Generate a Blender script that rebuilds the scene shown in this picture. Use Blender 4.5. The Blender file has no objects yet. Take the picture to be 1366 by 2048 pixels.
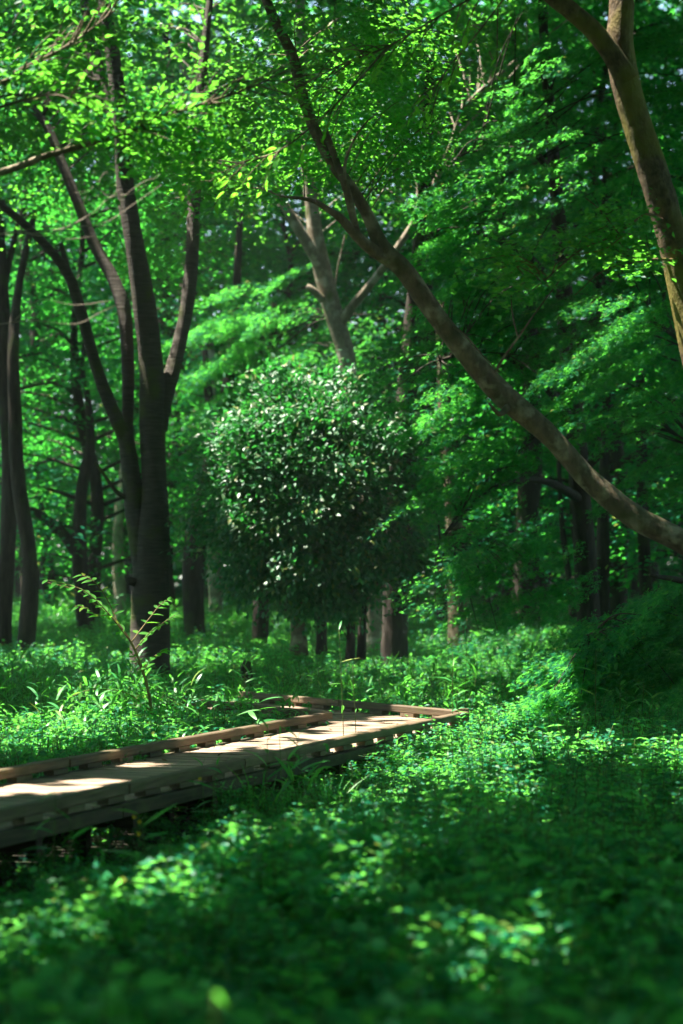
import bpy, math, random
import numpy as np
from mathutils import Matrix, Vector

# ------------------------------------------------------------------ camera, sky, sun, exposure
sc = bpy.context.scene
COL = sc.collection
F = 4836.0            # focal length in photo pixels (85 mm on a 36 mm tall frame of 2048 px)
CX, HY = 683.0, 1160.0  # principal column, horizon row
CAMZ = 1.70
cam = bpy.data.cameras.new('camera')
camo = bpy.data.objects.new('camera', cam); COL.objects.link(camo); sc.camera = camo
camo.location = (0, 0, CAMZ); camo.rotation_euler = (math.radians(90), 0, 0)
cam.sensor_fit = 'VERTICAL'; cam.sensor_height = 36; cam.sensor_width = 24; cam.lens = 85
cam.shift_y = (HY - 1024) / 2048
cam.clip_start = 0.1; cam.clip_end = 2000
cam.dof.use_dof = True; cam.dof.focus_distance = 21.5; cam.dof.aperture_fstop = 1.8

SUN_EL = math.radians(67); SUN = np.array([-0.90, 0.22, 0.0])
SUN = SUN / np.linalg.norm(SUN) * math.cos(SUN_EL); SUN[2] = math.sin(SUN_EL)   # towards the sun
w = bpy.data.worlds.new('World'); sc.world = w; w.use_nodes = True
nt = w.node_tree; nt.nodes.clear()
sky = nt.nodes.new('ShaderNodeTexSky'); sky.sky_type = 'NISHITA'; sky.sun_disc = False
sky.sun_elevation = SUN_EL; sky.sun_rotation = math.atan2(SUN[0], SUN[1])
bg = nt.nodes.new('ShaderNodeBackground'); bg.inputs[1].default_value = 0.12
wo = nt.nodes.new('ShaderNodeOutputWorld')
nt.links.new(sky.outputs[0], bg.inputs[0]); nt.links.new(bg.outputs[0], wo.inputs[0])
sl = bpy.data.lights.new('sun', 'SUN'); sl.energy = 5.0; sl.angle = math.radians(0.5); sl.color = (1.0, 0.93, 0.80)
slo = bpy.data.objects.new('sun', sl); COL.objects.link(slo)
slo.rotation_euler = Vector(SUN).to_track_quat('Z', 'Y').to_euler(); slo.location = (-8, 30, 40)
sc.view_settings.view_transform = 'Standard'; sc.view_settings.look = 'None'
sc.view_settings.exposure = 2.45; sc.view_settings.gamma = 1.0
sc.render.engine = 'CYCLES'
cy = sc.cycles
cy.max_bounces = 7; cy.diffuse_bounces = 4; cy.glossy_bounces = 2; cy.transmission_bounces = 5
cy.caustics_reflective = False; cy.caustics_refractive = False
cy.use_denoising = True; cy.denoiser = 'OPENIMAGEDENOISE'
cy.denoising_input_passes = 'RGB_ALBEDO_NORMAL'; cy.denoising_prefilter = 'ACCURATE'
cy.sample_clamp_indirect = 6.0

rng = np.random.default_rng(11)
random.seed(5)

# ------------------------------------------------------------------ helpers
def P(px, py, d):
    """photo pixel at depth d -> world point"""
    return np.array([(px - CX) / F * d, d, CAMZ - (py - HY) / F * d])

def nrm(v):
    v = np.asarray(v, float)
    return v / np.maximum(np.linalg.norm(v, axis=-1, keepdims=True), 1e-9)

def sstep(a, b, x):
    t = np.clip((np.asarray(x, float) - a) / (b - a), 0, 1)
    return t * t * (3 - 2 * t)

WC = np.array([1.16, 22.95]); U1 = nrm([1.806, 5.87]); N1 = np.array([-U1[1], U1[0]])
U2 = nrm([-0.495, 0.869]); N2 = np.array([-U2[1], U2[0]])
WW = 1.17
def walk_coords(x, y):
    dx, dy = x - WC[0], y - WC[1]
    return (dx * U1[0] + dy * U1[1], dx * N1[0] + dy * N1[1], dx * U2[0] + dy * U2[1], dx * N2[0] + dy * N2[1])
def walk_dist(x, y):
    """<0 inside the boardwalk, grows away from it"""
    x = np.asarray(x, float); y = np.asarray(y, float)
    s1, v1, s2, v2 = walk_coords(x, y)
    a = np.maximum(np.maximum(-v1, v1 - WW), s1 - 0.25)
    b = np.maximum(np.maximum(np.maximum(-v2, v2 - WW), -s2 - 0.25), s2 - 4.7)
    return np.minimum(a, b)

def gz(x, y):
    x = np.asarray(x, float); y = np.asarray(y, float)
    z = 0.42 * sstep(25, 62, y) + 1.2 * sstep(60, 140, y)
    z = z + 0.035 * np.sin(x * 1.7 + 0.6 * y) + 0.03 * np.sin(y * 1.1 - x * 0.7 + 1.3)
    z = z - 0.07 * (1 - sstep(-0.1, 0.9, walk_dist(x, y)))
    return z

def ground_at(px, py, top=0.3):
    """depth of a point of the plant cover (top m above the soil) seen at a pixel below the horizon"""
    d = 20.0
    for _ in range(30):
        x = (px - CX) / F * d
        d = 0.6 * d + 0.4 * (CAMZ - float(gz(x, d)) - top) * F / (py - HY)
    return d

def setp(o, label=None, cat=None, group=None, kind=None):
    if label: o['label'] = label
    if cat: o['category'] = cat
    if group: o['group'] = group
    if kind: o['kind'] = kind
    return o

def empty(name, loc, label=None, cat=None, group=None):
    o = bpy.data.objects.new(name, None); o.location = loc; o.empty_display_size = 0.2
    COL.objects.link(o)
    return setp(o, label, cat, group)

def link(name, me, mat=None, parent=None, loc=None):
    if mat is not None and not me.materials: me.materials.append(mat)
    o = bpy.data.objects.new(name, me); COL.objects.link(o)
    if parent is not None:
        o.parent = parent
        pl = Vector(parent.location)
        q = parent.parent
        while q is not None: pl += Vector(q.location); q = q.parent
        o.location = (Vector(loc) if loc is not None else Vector((0, 0, 0))) - pl
    elif loc is not None: o.location = loc
    return o

def mesh_np(name, V, faces, smooth=False):
    """V (n,3); faces (m,k) all of one size"""
    V = np.ascontiguousarray(V, np.float32); faces = np.ascontiguousarray(faces, np.int32)
    me = bpy.data.meshes.new(name)
    me.vertices.add(len(V)); me.vertices.foreach_set('co', V.ravel())
    m, k = faces.shape
    me.loops.add(m * k); me.loops.foreach_set('vertex_index', faces.ravel())
    me.polygons.add(m); me.polygons.foreach_set('loop_start', np.arange(0, m * k, k, dtype=np.int32))
    me.polygons.foreach_set('loop_total', np.full(m, k, np.int32))
    if smooth: me.polygons.foreach_set('use_smooth', np.ones(m, bool))
    me.update(calc_edges=True)
    return me

def spline(pts, n):
    """Catmull-Rom through rows of pts (any columns) -> n per span"""
    p = np.asarray(pts, float)
    p = np.vstack([2 * p[0] - p[1], p, 2 * p[-1] - p[-2]])
    out = []
    for i in range(1, len(p) - 2):
        t = np.linspace(0, 1, n, endpoint=False)[:, None]
        a, b, c, d = p[i - 1], p[i], p[i + 1], p[i + 2]
        out.append(0.5 * (2 * b + (c - a) * t + (2 * a - 5 * b + 4 * c - d) * t ** 2 + (3 * b - a - 3 * c + d) * t ** 3))
    out.append(p[-2][None])
    return np.vstack(out)

def tube_arrays(path, rad, seg=12, rough=0.05, seed=0):
    """path (n,3), rad (n,) -> quads"""
    r = np.random.default_rng(seed)
    n = len(path)
    t = nrm(np.gradient(path, axis=0))
    ref = np.array([0.31, 0.87, 0.39])
    V = []
    ph = r.uniform(0, 6.28, 6)
    arc = np.concatenate([[0], np.cumsum(np.linalg.norm(np.diff(path, axis=0), axis=1))])
    u = nrm(np.cross(t, ref)); v = np.cross(t, u)
    a = np.linspace(0, 2 * math.pi, seg, endpoint=False)
    k = 1 + rough * (np.sin(2 * a[None] + ph[0] + 1.3 * arc[:, None]) + 0.7 * np.sin(3 * a[None] + ph[1] - 2.1 * arc[:, None]) + 0.5 * np.sin(5 * a[None] + ph[2] + 3.7 * arc[:, None]))
    k += rough * 0.6 * np.sin(arc * 4.1 + ph[3])[:, None] + rough * r.normal(0, 0.25, (n, seg))
    R = rad[:, None] * k
    V = path[:, None] + R[..., None] * (np.cos(a)[None, :, None] * u[:, None] + np.sin(a)[None, :, None] * v[:, None])
    V = V.reshape(-1, 3)
    i = np.arange(n - 1)[:, None] * seg; j = np.arange(seg)[None]
    q = np.stack([i + j, i + (j + 1) % seg, i + seg + (j + 1) % seg, i + seg + j], -1).reshape(-1, 4)
    c0 = len(V); V = np.vstack([V, path[:1], path[-1:]])
    jj = np.arange(seg)
    cap0 = np.stack([np.full(seg, c0), (jj + 1) % seg, jj, jj], -1)
    top = (n - 1) * seg
    cap1 = np.stack([np.full(seg, c0 + 1), top + jj, top + (jj + 1) % seg, top + (jj + 1) % seg], -1)
    return V, q, np.vstack([cap0, cap1])[:, :3]

def tubes_mesh(name, tubes):
    """several (V,q,caps) joined; quads split to triangles so one face size is used"""
    VV, FF, o = [], [], 0
    for V, q, c in tubes:
        VV.append(V); FF.append(np.vstack([q[:, [0, 1, 2]], q[:, [0, 2, 3]], c]) + o); o += len(V)
    return mesh_np(name, np.vstack(VV), np.vstack(FF), True)

def limb(name, mat, parent, pts, seg=12, rough=0.05, n=7, seed=None, kind=None):
    """pts rows: px, py, depth, width in photo px"""
    global _seed
    _seed += 1
    s = spline(pts, n)
    path = np.array([P(a, b, c) for a, b, c, _ in s]); rad = np.maximum(s[:, 3] * s[:, 2] / F / 2, 0.0015)
    o = link(name, tubes_mesh(name, [tube_arrays(path, rad, seg, rough, seed or _seed)]), mat, parent)
    if kind: o['kind'] = kind
    return o
_seed = 100

# ------------------------------------------------------------------ materials
def newmat(name):
    m = bpy.data.materials.new(name); m.use_nodes = True
    t = m.node_tree; t.nodes.clear()
    return m, t, t.nodes.new('ShaderNodeOutputMaterial')

def ramp(t, stops):
    r = t.nodes.new('ShaderNodeValToRGB'); e = r.color_ramp.elements
    while len(e) < len(stops): e.new(0.5)
    for k, (p, c) in zip(e, stops): k.position = p; k.color = (*c, 1)
    return r

def leafmat(name, cols, trans, tf=0.45, rough=0.45, spec=0.3, tjit=0.25, dry=(0.17, 0.19, 0.03)):
    """cols: two or three reflectance colours spread per leaf; trans: colour of the light let through"""
    m, t, out = newmat(name); L = t.links.new
    g = t.nodes.new('ShaderNodeNewGeometry')
    oi = t.nodes.new('ShaderNodeObjectInfo')
    add = t.nodes.new('ShaderNodeMath'); add.operation = 'ADD'
    L(g.outputs['Random Per Island'], add.inputs[0]); L(oi.outputs['Random'], add.inputs[1])
    fr = t.nodes.new('ShaderNodeMath'); fr.operation = 'FRACT'; L(add.outputs[0], fr.inputs[0])
    r = ramp(t, [(0.93 * i / (len(cols) - 1), c) for i, c in enumerate(cols)] + [(0.985, dry or cols[-1])]); L(fr.outputs[0], r.inputs[0])
    p = t.nodes.new('ShaderNodeBsdfPrincipled')
    L(r.outputs[0], p.inputs['Base Color']); p.inputs['Roughness'].default_value = rough
    p.inputs['Specular IOR Level'].default_value = spec
    tr = t.nodes.new('ShaderNodeBsdfTranslucent')
    hs = t.nodes.new('ShaderNodeHueSaturation'); hs.inputs['Color'].default_value = (*trans, 1)
    mp = t.nodes.new('ShaderNodeMapRange'); L(fr.outputs[0], mp.inputs[0])
    mp.inputs[3].default_value = 1 - tjit; mp.inputs[4].default_value = 1 + tjit
    L(mp.outputs[0], hs.inputs['Value']); L(hs.outputs[0], tr.inputs['Color'])
    mx = t.nodes.new('ShaderNodeMixShader'); mx.inputs[0].default_value = tf
    L(p.outputs[0], mx.inputs[1]); L(tr.outputs[0], mx.inputs[2]); L(mx.outputs[0], out.inputs[0])
    return m

M = {}
G1 = [(0.002, 0.090, 0.056), (0.006, 0.125, 0.066), (0.024, 0.17, 0.058)]
M['maple'] = leafmat('maple_leaf', G1, (0.14, 0.66, 0.070), 0.45, 0.5, 0.08)
M['broad'] = leafmat('broad_leaf', G1, (0.18, 0.66, 0.050), 0.48, 0.42, 0.18)
M['herb'] = leafmat('herb_leaf', [(0.003, 0.115, 0.076), (0.010, 0.165, 0.092), (0.045, 0.23, 0.090)], (0.20, 0.76, 0.10), 0.46, 0.45, 0.25)
M['grass'] = leafmat('grass_blade', [(0.010, 0.14, 0.036), (0.030, 0.22, 0.050), (0.10, 0.30, 0.065)], (0.16, 0.70, 0.06), 0.38, 0.42, 0.45)
M['camellia'] = leafmat('glossy_leaf', [(0.006, 0.080, 0.034), (0.014, 0.12, 0.046), (0.030, 0.16, 0.055), (0.07, 0.12, 0.03)], (0.06, 0.45, 0.06), 0.28, 0.5, 0.65)
M['far'] = leafmat('distant_leaf', [(0.002, 0.085, 0.052), (0.006, 0.115, 0.060), (0.018, 0.145, 0.056)], (0.09, 0.60, 0.06), 0.42, 0.6, 0.06)
M['canopy'] = leafmat('upper_leaf', G1, (0.015, 0.36, 0.17), 0.25, 0.5, 0.2)  # leaves of the unseen crowns, let-through colour set to tint the shade
M['young'] = leafmat('young_leaf', [(0.05, 0.19, 0.04), (0.08, 0.24, 0.045)], (0.26, 0.80, 0.05), 0.55, 0.6, 0.04)
M['dryleaf'] = leafmat('dry_leaf', [(0.10, 0.055, 0.02), (0.20, 0.12, 0.04)], (0.2, 0.1, 0.02), 0.2, dry=(0.25, 0.16, 0.05))
M['petal'] = leafmat('yellow_petal', [(0.75, 0.48, 0.01), (0.8, 0.55, 0.02)], (0.8, 0.5, 0.02), 0.3, dry=(0.8, 0.55, 0.02))

def barkmat(name, dark, light, scale, moss=0.0, mosscol=(0.09, 0.12, 0.02), bump=0.5, patch=None):
    m, t, out = newmat(name); L = t.links.new
    g = t.nodes.new('ShaderNodeTexCoord')
    mp = t.nodes.new('ShaderNodeMapping'); mp.inputs['Scale'].default_value = scale
    L(g.outputs['Object'], mp.inputs[0])
    n1 = t.nodes.new('ShaderNodeTexNoise'); n1.inputs['Scale'].default_value = 1.0; n1.inputs['Detail'].default_value = 6; n1.inputs['Roughness'].default_value = 0.65
    L(mp.outputs[0], n1.inputs['Vector'])
    r = ramp(t, [(0.32, dark), (0.55, tuple((a + b) / 2 for a, b in zip(dark, light))), (0.72, light)]); L(n1.outputs[0], r.inputs[0])
    n2 = t.nodes.new('ShaderNodeTexNoise'); n2.inputs['Scale'].default_value = 2.2; n2.inputs['Detail'].default_value = 5
    L(g.outputs['Object'], n2.inputs['Vector'])
    col = r.outputs[0]
    if patch:   # pale lichen blotches
        n3 = t.nodes.new('ShaderNodeTexNoise'); n3.inputs['Scale'].default_value = 5.0; n3.inputs['Detail'].default_value = 4
        L(g.outputs['Object'], n3.inputs['Vector'])
        r3 = ramp(t, [(0.52, (0, 0, 0)), (0.64, (1, 1, 1))]); L(n3.outputs[0], r3.inputs[0])
        mm = t.nodes.new('ShaderNodeMix'); mm.data_type = 'RGBA'; L(r3.outputs[0], mm.inputs[0]); L(col, mm.inputs[6]); mm.inputs[7].default_value = (*patch, 1)
        col = mm.outputs[2]
    if moss > 0:
        r2 = ramp(t, [(0.62 - 0.3 * moss, (0, 0, 0)), (0.74 - 0.2 * moss, (1, 1, 1))]); L(n2.outputs[0], r2.inputs[0])
        mm = t.nodes.new('ShaderNodeMix'); mm.data_type = 'RGBA'; L(r2.outputs[0], mm.inputs[0]); L(col, mm.inputs[6]); mm.inputs[7].default_value = (*mosscol, 1)
        col = mm.outputs[2]
    p = t.nodes.new('ShaderNodeBsdfPrincipled'); p.inputs['Roughness'].default_value = 0.8; p.inputs['Specular IOR Level'].default_value = 0.25
    L(col, p.inputs['Base Color'])
    b = t.nodes.new('ShaderNodeBump'); b.inputs['Strength'].default_value = bump; b.inputs['Distance'].default_value = 0.03
    L(n1.outputs[0], b.inputs['Height']); L(b.outputs[0], p.inputs['Normal']); L(p.outputs[0], out.inputs[0])
    return m
M['cherry'] = barkmat('cherry_bark', (0.040, 0.034, 0.027), (0.105, 0.088, 0.070), (4, 4, 42), 0.22, (0.07, 0.085, 0.02), 0.8)
M['bark'] = barkmat('brown_bark', (0.060, 0.046, 0.028), (0.20, 0.150, 0.092), (9, 9, 5), 0.34, (0.055, 0.062, 0.022), 1.0, (0.26, 0.22, 0.15))
M['mossbark'] = barkmat('mossy_bark', (0.060, 0.044, 0.028), (0.24, 0.17, 0.095), (22, 22, 14), 0.5, (0.20, 0.17, 0.04), 1.0)
M['pale'] = barkmat('pale_bark', (0.15, 0.125, 0.09), (0.34, 0.29, 0.21), (10, 10, 7), 0.12, (0.12, 0.15, 0.05), 0.5, (0.42, 0.38, 0.30))
M['darkbark'] = barkmat('dark_bark', (0.024, 0.019, 0.015), (0.072, 0.056, 0.043), (14, 14, 3), 0.15, (0.05, 0.07, 0.02), 0.7)
M['twig'] = barkmat('bare_twig', (0.20, 0.165, 0.125), (0.42, 0.36, 0.29), (30, 30, 30), 0, bump=0.2)
M['stem'] = barkmat('green_stem', (0.05, 0.09, 0.02), (0.14, 0.18, 0.05), (30, 30, 8), 0, bump=0.1)
M['redstem'] = barkmat('sapling_stem', (0.10, 0.07, 0.03), (0.22, 0.16, 0.07), (30, 30, 8), 0, bump=0.1)

def woodmat(name, dark, light, grain, moss):
    m, t, out = newmat(name); L = t.links.new
    g = t.nodes.new('ShaderNodeTexCoord'); oi = t.nodes.new('ShaderNodeObjectInfo')
    off = t.nodes.new('ShaderNodeVectorMath'); off.operation = 'MULTIPLY_ADD'
    cb = t.nodes.new('ShaderNodeCombineXYZ')
    for i in range(3): L(oi.outputs['Random'], cb.inputs[i])
    L(cb.outputs[0], off.inputs[0]); off.inputs[1].default_value = (37, 91, 53); L(g.outputs['Object'], off.inputs[2])
    mp = t.nodes.new('ShaderNodeMapping'); mp.inputs['Scale'].default_value = grain; L(off.outputs[0], mp.inputs[0])
    n = t.nodes.new('ShaderNodeTexNoise'); n.inputs['Scale'].default_value = 1; n.inputs['Detail'].default_value = 5; L(mp.outputs[0], n.inputs['Vector'])
    r = ramp(t, [(0.3, dark), (0.7, light)]); L(n.outputs[0], r.inputs[0])
    hs = t.nodes.new('ShaderNodeHueSaturation'); L(r.outputs[0], hs.inputs['Color'])
    mr = t.nodes.new('ShaderNodeMapRange'); L(oi.outputs['Random'], mr.inputs[0]); mr.inputs[3].default_value = 0.62; mr.inputs[4].default_value = 1.18
    L(mr.outputs[0], hs.inputs['Value'])
    n2 = t.nodes.new('ShaderNodeTexNoise'); n2.inputs['Scale'].default_value = 5; n2.inputs['Detail'].default_value = 6; L(off.outputs[0], n2.inputs['Vector'])
    r2 = ramp(t, [(0.62 - 0.25 * moss, (0, 0, 0)), (0.72, (1, 1, 1))]); L(n2.outputs[0], r2.inputs[0])
    mm = t.nodes.new('ShaderNodeMix'); mm.data_type = 'RGBA'; L(r2.outputs[0], mm.inputs[0]); L(hs.outputs[0], mm.inputs[6]); mm.inputs[7].default_value = (0.085, 0.08, 0.03, 1)
    p = t.nodes.new('ShaderNodeBsdfPrincipled'); p.inputs['Roughness'].default_value = 0.7; p.inputs['Specular IOR Level'].default_value = 0.3
    L(mm.outputs[2], p.inputs['Base Color'])
    b = t.nodes.new('ShaderNodeBump'); b.inputs['Strength'].default_value = 0.5; b.inputs['Distance'].default_value = 0.01
    L(n.outputs[0], b.inputs['Height']); L(b.outputs[0], p.inputs['Normal']); L(p.outputs[0], out.inputs[0])
    return m
M['plank'] = woodmat('deck_plank_wood', (0.22, 0.15, 0.105), (0.42, 0.31, 0.225), (3, 60, 60), 0.12)
M['lowbeam'] = woodmat('damp_beam_wood', (0.030, 0.021, 0.013), (0.085, 0.056, 0.033), (3, 45, 45), 0.5)  # darker than the kerb wood: shade under the deck put into the colour
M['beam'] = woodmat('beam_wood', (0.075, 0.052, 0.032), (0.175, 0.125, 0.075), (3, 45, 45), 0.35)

m, t, out = newmat('forest_soil'); L = t.links.new
g = t.nodes.new('ShaderNodeTexCoord')
n = t.nodes.new('ShaderNodeTexNoise'); n.inputs['Scale'].default_value = 9; n.inputs['Detail'].default_value = 8; L(g.outputs['Object'], n.inputs['Vector'])
r = ramp(t, [(0.3, (0.018, 0.016, 0.010)), (0.55, (0.035, 0.032, 0.016)), (0.75, (0.030, 0.055, 0.018))]); L(n.outputs[0], r.inputs[0])
p = t.nodes.new('ShaderNodeBsdfPrincipled'); p.inputs['Roughness'].default_value = 0.95; L(r.outputs[0], p.inputs['Base Color'])
b = t.nodes.new('ShaderNodeBump'); b.inputs['Strength'].default_value = 0.8; b.inputs['Distance'].default_value = 0.12
L(n.outputs[0], b.inputs['Height']); L(b.outputs[0], p.inputs['Normal']); L(p.outputs[0], out.inputs[0])
M['soil'] = m

# ------------------------------------------------------------------ ground
xs = np.concatenate([-np.geomspace(400, 12.5, 22), np.linspace(-12, 12, 97), np.geomspace(12.5, 400, 22)])
ys = np.concatenate([-np.geomspace(300, 0.5, 20), np.linspace(0, 70, 210), np.geomspace(71, 700, 26)])
GX, GY = np.meshgrid(xs, ys)
V = np.stack([GX, GY, gz(GX, GY)], -1).reshape(-1, 3)
nx = len(xs)
i = (np.arange(len(ys) - 1)[:, None] * nx + np.arange(nx - 1)[None]).ravel()
setp(link('ground', mesh_np('ground', V, np.stack([i, i + 1, i + nx + 1, i + nx], -1), True), M['soil']), kind='structure')

# ------------------------------------------------------------------ boardwalk
def box_mesh(name, sx, sy, sz, ch=0.004):
    """box centred on the origin with chamfered long edges (length along x)"""
    y, z = sy / 2, sz / 2; c = min(ch, y * 0.4, z * 0.4)
    prof = [(-y, -z + c), (-y + c, -z), (y - c, -z), (y, -z + c), (y, z - c), (y - c, z), (-y + c, z), (-y, z - c)]
    V = [(sx / 2 * s, a, b) for s in (-1, 1) for a, b in prof]
    me = bpy.data.meshes.new(name)
    F_ = [tuple(range(7, -1, -1)), tuple(range(8, 16))] + [(k, (k + 1) % 8, 8 + (k + 1) % 8, 8 + k) for k in range(8)]
    me.from_pydata(V, [], F_); me.update()
    return me

DECK = 0.35
bw = empty('boardwalk', (WC[0], WC[1], 0), 'low wooden boardwalk with kerb rails, bending sharply through the undergrowth', 'boardwalk')
def put(name, me, mat, s, v, z, seg, along=False, tilt=0.0, yaw=0.0):
    U, N = (U1, N1) if seg == 1 else (U2, N2)
    p = WC + U * s + N * v
    o = link(name, me, mat, bw, (p[0], p[1], z))
    d = U if along else N
    o.rotation_euler = (tilt, 0, math.atan2(d[1], d[0]) + yaw)
    return o
PW = 0.107; PITCH = 0.121
full = [box_mesh('plank', WW - 0.01 - 0.004 * k, PW - 0.003 * k, 0.04) for k in range(3)]
SI = abs(float(np.dot(WW * (N1 + N2) / (1 + np.dot(N1, N2)), U1)))
for seg, sgn, length in ((1, -1, 15.0), (2, 1, 4.6)):
    k = 0
    s = PITCH / 2
    while s < length:
        dz = random.uniform(-0.004, 0.004)
        if s < SI:
            ln = WW * s / SI - 0.02
            if ln > 0.08:
                put('plank', box_mesh('plank', ln, PW, 0.04), M['plank'], sgn * s, ln / 2 + 0.005, DECK - 0.02 + dz, seg)
        else:
            put('plank', full[k % 3], M['plank'], sgn * s, WW / 2 + random.uniform(-0.008, 0.008), DECK - 0.02 + dz, seg,
                tilt=random.uniform(-0.012, 0.012), yaw=random.uniform(-0.004, 0.004))
        s += PITCH; k += 1
KH, KW = 0.066, 0.085
kz = DECK + 0.040 + KH / 2
def kerb(seg, v, s0, s1, ln, nm='kerb_beam'):
    n_ = max(1, round(abs(s1 - s0) / ln)); st = (s1 - s0) / n_
    for k in range(n_):
        me = box_mesh(nm, abs(st) - 0.006, KW, KH + random.uniform(-0.002, 0.002), 0.008)
        put(nm, me, M['beam'], s0 + st * (k + 0.5), v + random.uniform(-0.006, 0.006), kz + random.uniform(-0.003, 0.003), seg, True, random.uniform(-0.02, 0.02), random.uniform(-0.003, 0.003))
    blk = box_mesh('spacer_block', 0.25, KW - 0.01, 0.038)
    m_ = int(abs(s1 - s0) / 0.6)
    for k in range(m_):
        put('spacer_block', blk, M['beam'], s0 + math.copysign(0.6, s1 - s0) * (k + 0.5), v, DECK + 0.0205, seg, True)
kerb(1, -0.01, -0.02, -14.9, 2.05)
kerb(1, WW + 0.01, -SI - 0.03, -14.9, 2.05)
kerb(2, -0.01, 0.10, 4.6, 1.9)
kerb(2, WW + 0.01, SI + 0.07, 4.6, 1.9)
cp = box_mesh('corner_post', 0.09, 0.09, 0.55)
p_ = put('corner_post', cp, M['beam'], 0.075, 0.02, 0.20, 1, True)
for seg, sgn, length in ((1, -1, 14.8), (2, 1, 4.5)):
    ln = 2.9; n_ = int(length / ln)
    for v in (-0.045, WW + 0.045):
        s00 = 0.02 if v < 0.5 else SI + 0.05
        for k in range(n_):
            a, b_ = max(k * ln, s00), (k + 1) * ln - 0.01
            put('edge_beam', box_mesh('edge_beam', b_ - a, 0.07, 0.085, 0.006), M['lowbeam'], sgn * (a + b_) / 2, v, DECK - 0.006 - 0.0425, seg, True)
    post = box_mesh('post', 0.085, 0.085, 0.50)
    beam2 = box_mesh('cross_beam', WW - 0.04, 0.08, 0.09, 0.006)
    s = 0.9
    while s < length:
        for v in (0.42, WW - 0.42):
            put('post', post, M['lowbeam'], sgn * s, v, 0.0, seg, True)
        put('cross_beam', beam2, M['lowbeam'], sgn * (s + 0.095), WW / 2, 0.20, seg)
        s += 1.45

# ------------------------------------------------------------------ sunlit patches: lines towards the sun that the crowns leave open
LIT = []     # x, y, z, radius, share of leaves kept in the hole
def lit(px, py, d, r, keep=0.12):
    LIT.append((*P(px, py, d), r, keep))
def litg(px, py, r, keep=0.12, top=0.3):
    lit(px, py, ground_at(px, py, top), r, keep)
# boardwalk
for px, py, r in ((20, 1582, .26), (110, 1574, .22), (190, 1562, .12), (290, 1530, .16), (30, 1625, .08), (380, 1500, .26), (450, 1488, .30), (520, 1478, .33), (590, 1470, .30), (655, 1455, .25), (720, 1445, .16), (440, 1470, .14), (360, 1480, .12), (770, 1442, .12), (640, 1412, .16), (740, 1405, .16)):
    lit(px, py, (CAMZ - DECK) * F / (py - HY), r, 0.10)
# undergrowth beside and behind it
for px, py, r in ((60, 1455, .75), (170, 1462, .7), (20, 1490, .6), (100, 1490, .5), (250, 1440, .5), (330, 1400, .5), (520, 1440, .4), (100, 1400, .6), (200, 1385, .6), (420, 1400, .5), (60, 1330, .8), (400, 1335, .8), (180, 1320, .7),
                  (650, 1540, .25), (700, 1535, .5), (740, 1505, .6), (800, 1500, .7), (860, 1475, .75), (940, 1460, .75), (1030, 1450, .6), (1100, 1455, .3), (760, 1580, .3), (900, 1530, .35), (1000, 1500, .3),
                  (700, 1345, .9), (790, 1362, .9), (870, 1350, 1.0), (950, 1335, 1.1), (1020, 1310, 1.2), (1080, 1290, 1.2), (880, 1385, .6),
                  (590, 1255, 1.6), (560, 1300, 1.1), (480, 1290, 1.0), (130, 1270, 1.5), (60, 1262, 1.5), (220, 1290, 1.0),
                  (110, 1830, .09), (60, 1812, .09), (230, 1790, .09), (330, 1775, .10), (420, 1730, .16), (250, 1735, .12), (480, 1690, .14), (20, 1885, .08), (380, 1800, .08), (690, 1690, .12), (760, 1720, .10), (840, 1690, .10), (740, 1775, .10), (1050, 1600, .08), (560, 1650, .12), (930, 1910, .05), (1080, 1890, .05)):
    litg(px, py, r)
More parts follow.
